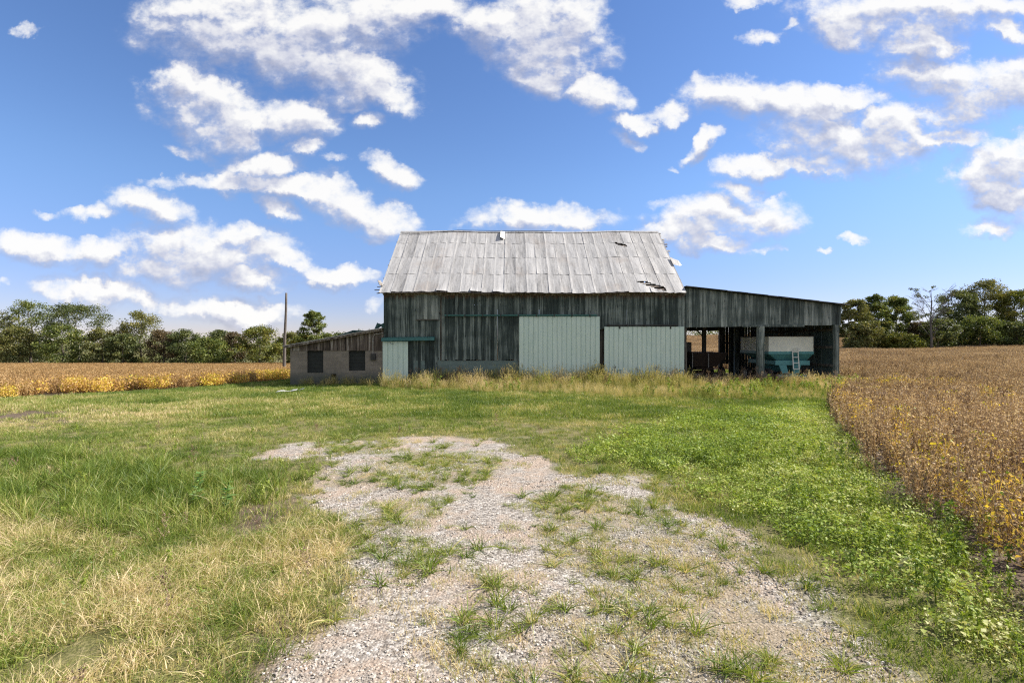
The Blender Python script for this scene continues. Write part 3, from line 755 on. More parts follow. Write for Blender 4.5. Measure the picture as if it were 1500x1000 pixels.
# roof of the shed: purlins under a dark sheet roof with a worn edge
mb = MB(); n = 16; ov = 0.24
xs = np.linspace(SX0-0.02, bx(1240), n+1)
for a, b in zip(xs[:-1], xs[1:]):
    za, zb = sh_top(a), sh_top(b); t = rng.uniform(0, 0.012)
    mb.hexa([(a, YF-ov+rng.uniform(-.03,.03), za+0.0), (b+0.02, YF-ov+rng.uniform(-.03,.03), zb), (b+0.02, shed_y1+0.2, zb), (a, shed_y1+0.2, za), (a, YF-ov, za+0.045+t), (b+0.02, YF-ov, zb+0.045+t), (b+0.02, shed_y1+0.2, zb+0.045+t), (a, shed_y1+0.2, za+0.045+t)], rng.random())
mb.build('roof', M['board_dark'], shed)
mb = MB()
for y in np.linspace(YF+0.3, shed_y1-0.1, 8):
    mb.hexa([(SX0, y-0.03, sh_top(SX0)-0.18), (SX1, y-0.03, sh_top(SX1)-0.18), (SX1, y+0.03, sh_top(SX1)-0.18), (SX0, y+0.03, sh_top(SX0)-0.18),
             (SX0, y-0.03, sh_top(SX0)-0.004), (SX1, y-0.03, sh_top(SX1)-0.004), (SX1, y+0.03, sh_top(SX1)-0.004), (SX0, y+0.03, sh_top(SX0)-0.004)], rng.random())
mb.build('rafters', M['wood_old'], shed)
mb = MB(); boards(mb, 14.3, SX1, lambda x: sh_top(x)-0.02, lambda x: 0.45 if x < 14.9 else -0.3, shed_y1, gap=0.014, skip=0.02); boards(mb, SX0, 14.3, lambda x: sh_top(x)-0.02, 2.72, shed_y1); mb.build('rear_boarding', M['wood'], shed)
mb = MB(); t = YF+0.05
boards(mb, YF+0.12, shed_y1, lambda y: sh_top(SX1)-0.02, -0.3, SX1-0.01, wid=(0.35,0.7), gap=0.02, axis='y', rag=0.0); mb.build('side_sheeting', M['shed_metal'], shed)
mb = MB()
for z in (0.75, 1.7, 2.6): mb.box(SX1-0.14, SX1-0.05, YF+0.15, shed_y1-0.05, z-0.06, z+0.06, 0.5)
for z in (0.7, 1.9): mb.box(14.3, SX1-0.15, shed_y1-0.12, shed_y1-0.03, z-0.06, z+0.06, 0.5)
mb.build('girts', M['wood_old'], shed)

# ---- the low block wing on the left
WX0, WX1 = bx(424.5), XL-0.02
WYF, WYB = 26.05, 33.2
def wg_top(x): return bz(507.2)+(bz(481.5)-bz(507.2))*(x-bx(417))/(bx(558)-bx(417))
wing = thing('block_wing', ((WX0+WX1)/2, 29.5, -0.3), None, None); wing['label'] = 'low concrete block wing with two boarded windows'
wing.location = Vector(wing.location)-WLOC[barn.name]; wing.parent = barn
ZB = bz(513.2); zlo = -0.55
wins = [(bx(449.2), bx(473), bz(546), ZB), (bx(510.3), bx(534.6), bz(542.8), ZB)]
vent = (bx(484.5), bx(492), bz(553), bz(547.6))
mb = MB(); xs = [WX0, wins[0][0], wins[0][1], vent[0], vent[1], wins[1][0], wins[1][1], WX1]; y0, y1 = WYF, WYF+0.2
for i in range(7):
    a, b = xs[i], xs[i+1]
    if i == 1: mb.box(a, b, y0, y1, zlo, wins[0][2])
    elif i == 5: mb.box(a, b, y0, y1, zlo, wins[1][2])
    elif i == 3: mb.box(a, b, y0, y1, zlo, vent[2]); mb.box(a, b, y0, y1, vent[3], ZB)
    else: mb.box(a, b, y0, y1, zlo, ZB)
mb.box(WX0, WX0+0.2, y1, WYB, zlo, ZB); mb.box(WX0+0.2, WX1, WYB-0.2, WYB, zlo, ZB+0.3)
mb.build('block_wall', M['block'], wing)
for (a, b, z0, z1) in wins:
    mb = MB(); z = z0
    while z < z1-0.01:
        h = min(rng.uniform(0.16, 0.22), z1-z); mb.box(a+0.01, b-0.01, y0+0.10+rng.uniform(0, .01), y0+0.135, z+0.004, z+h-0.004, rng.random()); z += h
    mb.build('boarded_window', M['board_dark'], wing)
mb = MB(); mb.box(vent[0]-0.005, vent[1]+0.005, y0+0.10, y0+0.14, vent[2]-0.02, vent[3]+0.02); mb.build('wall_vent', M['black_hole'], wing)
mb = MB(); mb.box(WX0+0.1, WX1, y1+0.05, WYB-0.25, ZB-0.12, ZB-0.02); mb.build('loft_floor', M['wood_old'], wing)
mb = MB(); boards(mb, WX0, WX1, lambda x: wg_top(x)-0.02, ZB-0.015, WYF-0.028, wid=(0.10,0.22), rag=0.012, gap=0.012); mb.build('gable_boarding', M['wood_brown'], wing)
mb = MB(); boards(mb, WYF+0.03, WYB, ZB+0.18, ZB-0.01, WX0-0.002, axis='y'); mb.build('gable_boarding', M['wood_brown'], wing)
xs = np.linspace(bx(416.5), WX1-0.01, 12); mb = MB()
for i, (a, b) in enumerate(zip(xs[:-1], xs[1:])):
    za, zb = wg_top(a), wg_top(b); t = 0.004*(i % 2)
    mb.hexa([(a, WYF-0.32, za), (b+0.02, WYF-0.32, zb), (b+0.02, WYB+0.3, zb), (a, WYB+0.3, za), (a, WYF-0.32, za+0.035+t), (b+0.02, WYF-0.32, zb+0.035+t), (b+0.02, WYB+0.3, zb+0.035+t), (a, WYB+0.3, za+0.035+t)], rng.random())
mb.build('roof', M['roof_tin'], wing)
mb = MB(); a, b = bx(418), WX1-0.02
mb.hexa([(a, WYF-0.27, wg_top(a)-0.10), (b, WYF-0.27, wg_top(b)-0.10), (b, WYF-0.24, wg_top(b)-0.10), (a, WYF-0.24, wg_top(a)-0.10), (a, WYF-0.27, wg_top(a)-0.004), (b, WYF-0.27, wg_top(b)-0.004), (b, WYF-0.24, wg_top(b)-0.004), (a, WYF-0.24, wg_top(a)-0.004)], 0.4)
mb.build('fascia_board', M['wood_brown'], wing)
# the second, dark green roof behind it
mb = MB()
q0, q1, q2 = px(474, 498, 29.5), px(517, 483.5, 29.5), px(558, 484.5, 29.5)
for (p, q) in ((q0, q1), (q1, q2)):
    mb.hexa([(p[0], 29.5, p[2]-0.10), (q[0], 29.5, q[2]-0.10), (q[0], 33.4, q[2]-0.10), (p[0], 33.4, p[2]-0.10), (p[0], 29.5, p[2]), (q[0], 29.5, q[2]), (q[0], 33.4, q[2]), (p[0], 33.4, p[2])])
mb.hexa([(q0[0]+0.3, 29.6, q0[2]-0.5), (q2[0], 29.6, q0[2]-0.5), (q2[0], 33.2, q0[2]-0.5), (q0[0]+0.3, 33.2, q0[2]-0.5), (q0[0]+0.35, 29.6, q0[2]-0.11), (q2[0], 29.6, q2[2]-0.11), (q2[0], 33.2, q2[2]-0.11), (q0[0]+0.35, 33.2, q0[2]-0.11)])
mb.build('rear_roof', M['teal_roof'], wing)
mb = MB(); mb.tube([(bx(550), WYF-0.1, wg_top(bx(550))+0.02), (bx(555), WYF-0.05, bz(475.5)), (bx(560.5), WYF-0.03, bz(474.5)), (bx(561), WYF-0.02, bz(481))], [0.05, 0.14, 0.12, 0.08], 7); mb.build('roof_flashing', M['teal_roof'], wing)
mb = MB(); mb.box(bx(543.3), bx(550.2), WYF-0.13, WYF-0.002, bz(527), bz(517.8)); mbx = mb.build('meter_box', M['dark_metal'], wing)
mb = MB(); mb.tube([(bx(546.5), WYF-0.07, bz(517.8)), (bx(546.5), WYF-0.07, bz(494)), (bx(549), WYF-0.1, bz(490)), (bx(556), WYF-0.08, bz(488.5)), (bx(562), YF-0.06, bz(488))], 0.022, 6); mb.build('conduit', M['grey_sheet'], wing)

# ------------------------------------------------------------------ things in and about the barn
def wheel(parent, c, rad, w, axis=(1,0,0)):
    h = thing('wheel', c, None, None); WLOC[h.name] = Vector(c)
    h.location = Vector(c)-WLOC[parent.name]; h.parent = parent
    mb = MB(); mb.lathe(c, axis, [(-w/2, rad*0.56), (-w/2, rad*0.86), (-w*0.40, rad*0.96), (-w*0.2, rad), (w*0.2, rad), (w*0.40, rad*0.96), (w/2, rad*0.86), (w/2, rad*0.56)], 24)
    mb.build('tyre', M['rubber'], h)
    mb = MB(); mb.lathe(c, axis, [(-w*0.42, 0.001), (-w*0.42, rad*0.18), (-w*0.30, rad*0.22), (-w*0.28, rad*0.5), (-w*0.46, rad*0.57), (w*0.46, rad*0.57), (w*0.28, rad*0.5), (w*0.30, rad*0.22), (w*0.42, rad*0.18), (w*0.42, 0.001)], 20)
    mb.build('rim', M['rim_paint'], h)
gy0, gy1 = 26.95, 30.25                 # grain wagon, nose to the opening
def gu(u): return (u-750)/750*gy0
def gz(v): return CAMZ+(500-v)/750*gy0
gx0, gx1 = gu(1126), gu(1191.5); gm = (gx0+gx1)/2
wag = thing('grain_wagon', (gm, (gy0+gy1)/2, -0.22), 'teal and cream gravity grain wagon with a white ladder, parked in the open shed', 'grain wagon')
def frustum(mb, a, b, r=None):         # two rectangles (x0,x1,y0,y1,z)
    mb.hexa([(a[0],a[2],a[4]),(a[1],a[2],a[4]),(a[1],a[3],a[4]),(a[0],a[3],a[4]),(b[0],b[2],b[4]),(b[1],b[2],b[4]),(b[1],b[3],b[4]),(b[0],b[3],b[4])], r)
z_t, z_c, z_l, z_b, z_f = gz(493), gz(514.6), gz(518.5), gz(528), gz(534.5)
mb = MB(); t = 0.04
mb.box(gx0, gx1, gy0, gy0+t, z_c, z_t); mb.box(gx0, gx1, gy1-t, gy1, z_c, z_t)
mb.box(gx0, gx0+t, gy0+t, gy1-t, z_c, z_t-0.003); mb.box(gx1-t, gx1, gy0+t, gy1-t, z_c, z_t-0.003)
side = mb.build('side_boards', M['cream_paint'], wag)
mb = MB()
mb.box(gx0-0.03, gx1+0.03, gy0-0.03, gy0+0.03, z_t+0.002, z_t+0.035); mb.box(gx0-0.03, gx1+0.03, gy1-0.03, gy1+0.03, z_t+0.002, z_t+0.035)
for x in (gx0, gx1): mb.box(x-0.03, x+0.03, gy0+0.03, gy1-0.03, z_t+0.002, z_t+0.034)
mb.build('top_rim', M['rust_dark'], side)
for y in np.linspace(gy0+0.5, gy1-0.4, 4):
    mb = MB(); mb.box(gx0-0.03, gx0-0.002, y-0.03, y+0.03, z_c, z_t-0.01); mb.build('side_stake', M['cream_paint'], side)
mb = MB()
frustum(mb, (gx0-0.015, gx1+0.015, gy0-0.015, gy1+0.015, z_l), (gx0-0.015, gx1+0.015, gy0-0.015, gy1+0.015, z_c-0.002), 0.6)
frustum(mb, (gx0+0.62, gx1-0.22, gy0+0.30, gy1-0.75, z_b-0.02), (gx0+0.01, gx1-0.01, gy0+0.01, gy1-0.01, z_l-0.002), 0.3)
frustum(mb, (gx0+0.95, gx1-0.30, gy0+0.95, gy1-1.25, gz(545)), (gx0+0.64, gx1-0.24, gy0+0.32, gy1-0.77, z_b-0.022), 0.3)
mb.build('hopper', M['teal_paint'], wag)
mb = MB()
fx0, fx1 = gu(1136.2), gu(1186.5)
mb.box(fx0, fx1, gy0+0.02, gy0+0.12, z_f, z_b); mb.box(fx0, fx1, gy1-0.3, gy1-0.2, z_f, z_b)
for x in (fx0+0.02, fx1-0.12): mb.box(x, x+0.10, gy0+0.125, gy1-0.305, z_f+0.02, z_b-0.02)
mb.build('frame', M['teal_paint'], wag)
def leg(us):
    mb = MB(); P = [(gu(u), gz(v)) for u, v in us]
    vs = [(x, gy0+0.03, z) for x, z in P]+[(x, gy0+0.11, z) for x, z in P]
    mb.add(vs, [(0,1,2,3),(7,6,5,4),(0,4,5,1),(1,5,6,2),(2,6,7,3),(3,7,4,0)]); mb.build('front_brace', M['teal_paint'], wag)
leg([(1146.5,546.8),(1155.5,546.8),(1152.5,534.6),(1141.5,534.6)]); leg([(1162,546.8),(1171.5,546.8),(1173.5,534.6),(1163,534.6)])
mb = MB()
mb.box(gu(1139.5), gu(1154), gy0-0.05, gy0+0.06, gz(553), gz(548.2)); mb.box(gu(1164.5), gu(1181.5), gy0-0.05, gy0+0.06, gz(553), gz(548.4))
mb.box(gu(1154.2), gu(1164.3), gy0-0.09, gy0+0.08, gz(554), gz(546.9))
mb.build('front_axle', M['teal_paint'], wag)
mb = MB(); mb.bar((gm, gy0-0.1, 0.20), (gm-0.15, gy0-0.75, 0.0), 0.10, 0.08); mb.build('drawbar', M['teal_paint'], wag)
lad = MB(); lx0, lx1 = gu(1159.3), gu(1168.8); y = gy0-0.09
lad.bar((lx0, y, gz(513)), (lx0+0.04, y-0.03, gz(540.5)), 0.045, 0.03); lad.bar((lx1-0.05, y, gz(513)), (lx1, y-0.03, gz(540.5)), 0.045, 0.03)
for v in (515.5, 523, 531.5, 540): lad.box(lx0+0.02, lx1-0.02, y-0.04, y-0.005, gz(v)-0.018, gz(v)+0.018)
lad.box(lx0+0.02, lx1-0.02, y-0.01, gy0-0.02, gz(514)-0.01, gz(514)+0.01); lad.build('ladder', M['white_metal'], wag)
mb = MB()
for v in (510.5,): mb.tube([(lx0+0.05, y+0.06, gz(514)), (lx0+0.05, y, gz(510)), (lx1-0.05, y, gz(510)), (lx1-0.05, y+0.06, gz(514))], 0.012, 6)
mb.build('grab_handle', M['rim_paint'], wag)
for y in (gy0+0.35, gy1-0.55):
    for x in (gx0+0.14, gx1-0.14): wheel(wag, (x, y, 0.17), 0.40, 0.26)
for y in (gy0+0.35, gy1-0.55):
    mb = MB(); mb.box(gx0+0.28, gx1-0.28, y-0.05, y+0.05, 0.12, 0.22); mb.build('axle', M['rust_dark'], wag)

# the old dark wagon in the left bay
ox0, ox1, oy0, oy1 = 10.25, 12.35, 29.3, 32.2
ow = thing('farm_wagon', (11.3, 30.8, -0.22), 'old dark flare-box wagon with a grey tailboard in the left bay of the shed', 'wagon')
mb = MB()
frustum(mb, (ox0+0.25, ox1-0.55, oy0+0.2, oy1-0.1, 0.55), (ox0, ox1, oy0, oy1, 1.28)); mb.box(ox0-0.02, ox1+0.02, oy0-0.02, oy1+0.02, 1.282, 1.36)
mb.build('wagon_box', M['rust_dark'], ow)
mb = MB(); mb.box(ox0-0.0, ox0+1.05, oy1+0.03, oy1+0.08, 1.20, 1.97); mb.build('tailboard', M['grey_sheet'], ow)
for x in (ox0+0.04, ox0+0.95):
    mb = MB(); mb.box(x, x+0.05, oy0-0.06, oy0-0.022, 0.5, 1.33); mb.build('box_stake', M['grey_sheet'], ow)
mb = MB(); mb.box(ox0+0.4, ox1-0.75, oy0+0.3, oy1-0.2, 0.36, 0.50); mb.box(ox0+0.1, ox1-0.15, oy0+0.55, oy0+0.65, 0.12, 0.22); mb.box(ox0+0.1, ox1-0.15, oy1-0.65, oy1-0.55, 0.12, 0.22)
mb.bar((11.1, oy0+0.3, 0.4), (11.0, oy0-1.3, 0.1), 0.10, 0.08); mb.build('frame', M['rust_dark'], ow)
for y in (oy0+0.6, oy1-0.6):
    for x in (ox0+0.1, ox1-0.12): wheel(ow, (x, y, 0.16), 0.39, 0.22)

# the bare pole beyond the wing
pd_ = 46.0; pb, pt = px(415.5, 534, pd_), px(419.5, 429, pd_)
pole = MB(); n = 10
pole.tube([(pb[0]+(pt[0]-pb[0])*i/n+0.015*math.sin(i), pd_, float(hgt(pb[0], pd_))-0.3+(pt[2]-float(hgt(pb[0], pd_))+0.3)*i/n) for i in range(n+1)], [0.15-0.006*i for i in range(n+1)], 9)
tag(pole.build('utility_pole', M['pole_wood'], smooth=True), 'bare grey wooden utility pole leaning slightly beyond the block wing', 'utility pole')
# scraps on the grass before the wing
def scrap(name, u, v, w, l, rz, m, label, tz):
    d = (CAMZ+0.12)*750/(v-500); x = (u-750)/750*d; z = float(hgt(x, d))+0.10
    mb = MB(); c, s = math.cos(rz), math.sin(rz); n = 7; vs, fs = [], []
    for k in (0, 1):
        for i in range(n+1):
            for j in (-0.5, 0.5):
                a = (i/n-0.5)*l; b = j*w
                zz = z + tz*a + 0.03*math.sin(i*1.1)*(1 if j > 0 else 0.4) - 0.012*k
                vs.append((x+c*a-s*b, d+s*a+c*b, zz))
    h = 2*(n+1)
    for i in range(n):
        q = 2*i; fs += [(q, q+1, q+3, q+2), (h+q, h+q+2, h+q+3, h+q+1), (q, q+2, h+q+2, h+q), (q+1, h+q+1, h+q+3, q+3)]
    fs += [(0, h, h+1, 1), (2*n, 2*n+1, h+2*n+1, h+2*n)]
    mb.add(vs, fs); tag(mb.build(name, m), label, 'scrap')
scrap('tin_sheet', 420, 572.5, 0.42, 0.80, 0.25, M['tin_scrap'], 'bent pale tin sheet lying in the grass before the block wing', 0.06)
scrap('scrap_board', 436, 570.5, 0.16, 0.55, 0.6, M['wood_pale'], 'short grey board in the grass beside the pale tin sheet', 0.10)

# ------------------------------------------------------------------ growing things
class LB:
    """leaf builder: ribbons and leaf faces gathered as arrays"""
    def __init__(s): s.V, s.Q, s.T, s.r, s.n = [], [], [], [], 0
    def _put(s, V, Q=None, T=None, r=None):
        if Q is not None: s.Q.append(np.asarray(Q)+s.n)
        if T is not None: s.T.append(np.asarray(T)+s.n)
        s.V.append(V); s.r.append(r); s.n += len(V)
    def ribbons(s, P, W, r):
        """P (n,k,3) spine points, W (n,k) half widths, r (n,)"""
        n, k, _ = P.shape
        d = P[:,-1]-P[:,0]; a = rng.uniform(0, 2*np.pi, n)
        side = np.cross(d, np.stack([np.cos(a), np.sin(a), np.zeros(n)], -1)); side[:,2] *= 0.3
        side /= np.linalg.norm(side, axis=1, keepdims=True)+1e-9
        L = P-side[:,None]*W[...,None]; Rr = P+side[:,None]*W[...,None]
        V = np.stack([L, Rr], 2).reshape(-1, 3)
        base = (np.arange(n)*k*2)[:,None]; j = np.arange(k-1)[None]*2
        q = np.stack([base+j, base+j+1, base+j+3, base+j+2], -1).reshape(-1, 4)
        s._put(V, Q=q, r=np.repeat(r, k*2))
    def leaves(s, C, D, N, L, Wd, r, fold=0.25):
        """ovate leaves: C base, D direction, N up, L length, Wd half width"""
        D = D/(np.linalg.norm(D, axis=1, keepdims=True)+1e-9); S = np.cross(D, N); S /= np.linalg.norm(S, axis=1, keepdims=True)+1e-9
        U = np.cross(S, D); L = L[:,None]; w = Wd[:,None]
        a = C; b = C+D*L*0.4+S*w+U*w*fold; c = C+D*L*0.4-S*w+U*w*fold; m = C+D*L*0.45; t = C+D*L-U*L*0.10
        V = np.stack([a, b, m, c, t], 1).reshape(-1, 3); o = (np.arange(len(C))*5)[:,None]
        T = np.concatenate([o+[0,2,1], o+[0,3,2], o+[1,2,4], o+[3,4,2]]).reshape(-1, 3)
        s._put(V, T=T, r=np.repeat(r, 5))
    def mesh(s, name, m):
        F = [np.concatenate(x) for x in (s.Q, s.T) if x]
        return npmesh(name, np.concatenate(s.V), F, m, np.concatenate(s.r))
def blades(lb, n, rad, h, wd, lean, k=4, rr=(0, 1), droop=0.35):
    a = rng.uniform(0, 2*np.pi, n); q = rad*np.sqrt(rng.random(n))
    b = np.stack([q*np.cos(a), q*np.sin(a), np.zeros(n)], -1)
    L = rng.uniform(*h, n); z = a+rng.normal(0, 1.2, n); ln = np.abs(rng.normal(lean, lean*0.5, n))
    t = np.linspace(0, 1, k)[None]
    hor = ln[:,None]*L[:,None]*t**1.5; ver = L[:,None]*(t-droop*np.minimum(ln, 1.3)[:,None]*t**2.4)
    P = b[:,None]+np.stack([np.cos(z)[:,None]*hor, np.sin(z)[:,None]*hor, ver-0.01], -1)
    Wd = rng.uniform(0.6, 1.2, n)[:,None]*wd*(1.02-t**1.6)
    lb.ribbons(P, Wd, rng.uniform(*rr, n))
def unit(n, up=0.0):
    v = rng.normal(0, 1, (n, 3)); v[:,2] += up; return v/np.linalg.norm(v, axis=1, keepdims=True)
def spindle(lb, P, D, L, w, r, n=7):
    """a fuzzy seed head or a cluster of pods round a stalk"""
    for p, d, l, q in zip(P, D, L, r):
        t = rng.random(n)*l
        C = p+np.outer(t, d); N = unit(n, 0.3)
        lb.leaves(C, N+d*1.2, unit(n), np.full(n, w*2.2), np.full(n, w*0.55), np.clip(q+rng.uniform(-.15, .15, n), 0, 1))

PROTO = {}
def proto(kind, m, fns):
    c = bpy.data.collections.new(kind+'_kinds')
    for i, fn in enumerate(fns):
        lb = LB(); fn(lb); me = lb.mesh('%s_kind_%02d' % (kind, i), m)
        o = bpy.data.objects.new('%s_kind_%02d' % (kind, i), me); c.objects.link(o)
    PROTO[kind] = (c, len(fns))
def scatter(name, kind, x, y, scl, tint, label, z=None, tilt=0.10, zs=None, cat=None):
    """one object of stuff: copies of a kind's tufts set on the ground by geometry nodes"""
    c, n = PROTO[kind]; N = len(x)
    zz = hgt(x, y) if z is None else z
    me = bpy.data.meshes.new(name); me.vertices.add(N)
    me.vertices.foreach_set('co', np.stack([x, y, zz], -1).astype(np.float32).ravel())
    rot = np.stack([rng.normal(0, tilt, N), rng.normal(0, tilt, N), rng.uniform(0, 2*np.pi, N)], -1)
    sc = np.stack([scl, scl, scl if zs is None else zs], -1)
    for nm, typ, key, val in (('rot', 'FLOAT_VECTOR', 'vector', rot), ('scl', 'FLOAT_VECTOR', 'vector', sc)):
        at = me.attributes.new(nm, typ, 'POINT'); at.data.foreach_set(key, val.astype(np.float32).ravel())
    at = me.attributes.new('tint', 'FLOAT', 'POINT'); at.data.foreach_set('value', np.clip(tint, 0, 1).astype(np.float32))
    at = me.attributes.new('pick', 'INT', 'POINT'); at.data.foreach_set('value', rng.integers(0, n, N).astype(np.int32))
    g = bpy.data.node_groups.new(name+'_scatter', 'GeometryNodeTree')
    g.interface.new_socket('Geometry', in_out='INPUT', socket_type='NodeSocketGeometry')
    g.interface.new_socket('Geometry', in_out='OUTPUT', socket_type='NodeSocketGeometry')
    nd, lk = g.nodes, g.links
    gi, go = nd.new('NodeGroupInput'), nd.new('NodeGroupOutput')
    ci = nd.new('GeometryNodeCollectionInfo'); ci.inputs[0].default_value = c
    ci.inputs['Separate Children'].default_value = True; ci.inputs['Reset Children'].default_value = True
    ip = nd.new('GeometryNodeInstanceOnPoints'); ip.inputs['Pick Instance'].default_value = True
    def na(nm, typ):
        a = nd.new('GeometryNodeInputNamedAttribute'); a.data_type = typ; a.inputs[0].default_value = nm
        return next(o for o in a.outputs if o.enabled)
    er = nd.new('FunctionNodeEulerToRotation')
    lk.new(gi.outputs[0], ip.inputs['Points']); lk.new(ci.outputs[0], ip.inputs['Instance'])
    lk.new(na('pick', 'INT'), ip.inputs['Instance Index']); lk.new(na('rot', 'FLOAT_VECTOR'), er.inputs[0])
    lk.new(er.outputs[0], ip.inputs['Rotation']); lk.new(na('scl', 'FLOAT_VECTOR'), ip.inputs['Scale'])
    lk.new(ip.outputs[0], go.inputs[0])
    o = bpy.data.objects.new(name, me); COL.objects.link(o)
    md = o.modifiers.new('scatter', 'NODES'); md.node_group = g
    return tag(o, label, cat or name.replace('_', ' '), None, 'stuff')

# ---- tuft kinds
def cover_fn(lb, n=60, R0=0.14, hh=(0.015, 0.10), L=(0.015, 0.036), rs=1.0):
    a = rng.uniform(0, 2*np.pi, n); q = R0*np.sqrt(rng.random(n)); h = rng.uniform(*hh, n)
    C = np.stack([q*np.cos(a), q*np.sin(a), h], -1); z = rng.uniform(0, 2*np.pi, n)
    D = np.stack([np.cos(z), np.sin(z), rng.normal(0.05, 0.35, n)], -1)
    l = rng.uniform(*L, n)
    lb.leaves(C, D, np.array([[0,0,1.0]])+rng.normal(0, .45, (n,3)), l, l*rng.uniform(0.28, 0.42, n), rng.random(n)*rs-(1-rs)*0.5)
    m = n//5; P = np.stack([C[:m]*[1,1,0], C[:m]*[1,1,0.5]+rng.normal(0,.006,(m,3)), C[:m]], 1); lb.ribbons(P, np.full((m,3), 0.0014), rng.uniform(0.2, 0.6, m))
proto('lawn', M['grass'], [lambda lb, i=i: blades(lb, 46, 0.12, (0.035, 0.10), 0.0030, 0.55) for i in range(5)])
proto('lawn_patch', M['grass'], [lambda lb, i=i: blades(lb, 150, 0.34, (0.05, 0.13), 0.0055, 0.55, k=3) for i in range(5)])
proto('long', M['grass'], [lambda lb, i=i: blades(lb, 34, 0.10, (0.16, 0.36), 0.0042, 0.55, k=5) for i in range(5)])
proto('thatch', M['grass'], [lambda lb, i=i: (blades(lb, 30, 0.13, (0.06, 0.24), 0.0017, 0.95, k=5, droop=0.5), blades(lb, 16, 0.13, (0.04, 0.16), 0.0038, 0.9, k=4, droop=0.45), blades(lb, 8, 0.1, (0.10, 0.26), 0.0020, 0.5, k=4), cover_fn(lb, 8*(i % 3), 0.13, (0.02, 0.10), (0.012, 0.028), 0.2) if i % 3 else None) for i in range(7)])
proto('crab', M['grass'], [lambda lb, i=i: blades(lb, 40, 0.035, (0.07, 0.20), 0.0038, 1.1, k=5, droop=0.42) for i in range(6)])
proto('cover', M['cover'], [lambda lb: cover_fn(lb), lambda lb: cover_fn(lb, 60, 0.13, (0.01, 0.07), (0.012, 0.028)), lambda lb: cover_fn(lb, 44, 0.12, (0.03, 0.17), (0.02, 0.046)), lambda lb: cover_fn(lb, 80, 0.16, (0.01, 0.06), (0.008, 0.02)), lambda lb: cover_fn(lb, 50, 0.14, (0.02, 0.13), (0.018, 0.042)), lambda lb: (cover_fn(lb, 24, 0.13, (0.01, 0.07), (0.012, 0.028)), blades(lb, 26, 0.12, (0.05, 0.16), 0.003, 0.6))])
proto('cover_patch', M['cover'], [lambda lb: cover_fn(lb, 170, 0.34, (0.01, 0.11), (0.022, 0.05)), lambda lb: cover_fn(lb, 190, 0.34, (0.01, 0.08), (0.018, 0.04)), lambda lb: cover_fn(lb, 140, 0.32, (0.02, 0.20), (0.025, 0.06)), lambda lb: (cover_fn(lb, 90, 0.34, (0.01, 0.09), (0.018, 0.04)), blades(lb, 70, 0.32, (0.05, 0.14), 0.005, 0.6, k=3))])
def stalk_fn(lb, n=26, rad=0.16, h=(0.35, 0.72), head=True):
    blades(lb, 40, rad, (0.15, 0.42), 0.0045, 0.5, k=4, rr=(0, 0.6))
    a = rng.uniform(0, 2*np.pi, n); q = rad*np.sqrt(rng.random(n)); b = np.stack([q*np.cos(a), q*np.sin(a), np.zeros(n)], -1)
    H = rng.uniform(*h, n); ln = rng.normal(0, 0.20, (n, 2)); t = np.linspace(0, 1, 4)[None,:,None]
    P = b[:,None]+np.concatenate([ln[:,None]*H[:,None,None]*t**1.6, H[:,None,None]*t*np.ones((n,1,1))], -1)
    lb.ribbons(P, np.full((n,4), 0.0028), rng.uniform(0.4, 0.9, n))
    D = P[:,3]-P[:,2]; D /= np.linalg.norm(D, axis=1, keepdims=True)
    if head: spindle(lb, P[:,3]-D*0.03, D+rng.normal(0,.2,(n,3)), rng.uniform(0.05, 0.12, n), 0.014, rng.uniform(0.6, 1, n), 8)
proto('straw', M['straw'], [lambda lb: stalk_fn(lb), lambda lb: stalk_fn(lb, 20, 0.18, (0.25, 0.55)), lambda lb: stalk_fn(lb, 30, 0.14, (0.4, 0.85)), lambda lb: stalk_fn(lb, 22, 0.2, (0.3, 0.6))])
def weed_fn(lb, H=0.9, nb=9, nl=60, hd=True, L=(0.03, 0.07)):
    t = np.linspace(0, 1, 5); ln = rng.normal(0, 0.10, 2)
    main = np.stack([ln[0]*t**2*H, ln[1]*t**2*H, t*H], -1)[None]
    lb.ribbons(main, np.array([[.006,.005,.004,.003,.002]]), np.array([0.6])); lb.ribbons(main, np.array([[.006,.005,.004,.003,.002]]), np.array([0.6]))
    ends = []
    for i in range(nb):
        f = rng.uniform(0.25, 0.95); p = np.array([np.interp(f, t, main[0,:,j]) for j in range(3)]); z = rng.uniform(0, 6.28); l = H*rng.uniform(0.15, 0.38)*(1.2-f)
        e = p+np.array([math.cos(z)*l*0.7, math.sin(z)*l*0.7, l]); P = np.stack([p, (p+e)/2+[0,0,-0.02], e])[None]
        lb.ribbons(P, np.array([[.003,.0025,.0015]]), np.array([0.6])); ends.append((p, e))
    C = []
    for i in range(nl):
        p, e = ends[rng.integers(nb)]; C.append(p+(e-p)*rng.uniform(0.2, 1.05))
    C = np.array(C)+rng.normal(0, 0.012, (nl, 3)); l = rng.uniform(*L, nl)
    lb.leaves(C, unit(nl, 0.2), unit(nl, 1.5), l, l*0.28, rng.random(nl))
    if hd: spindle(lb, [e for p, e in ends], [(e-p)/np.linalg.norm(e-p) for p, e in ends], [0.08]*nb, 0.016, rng.uniform(0.5, 1, nb), 10)
proto('weed', M['weed'], [lambda lb: weed_fn(lb), lambda lb: weed_fn(lb, 0.7, 8, 50), lambda lb: weed_fn(lb, 1.1, 12, 70), lambda lb: weed_fn(lb, 0.6, 7, 40)])
proto('forb', M['cover'], [lambda lb: weed_fn(lb, 0.28, 8, 60, False, (0.02, 0.05)), lambda lb: weed_fn(lb, 0.36, 9, 70, False, (0.025, 0.055)), lambda lb: weed_fn(lb, 0.22, 7, 50, False, (0.018, 0.042))])
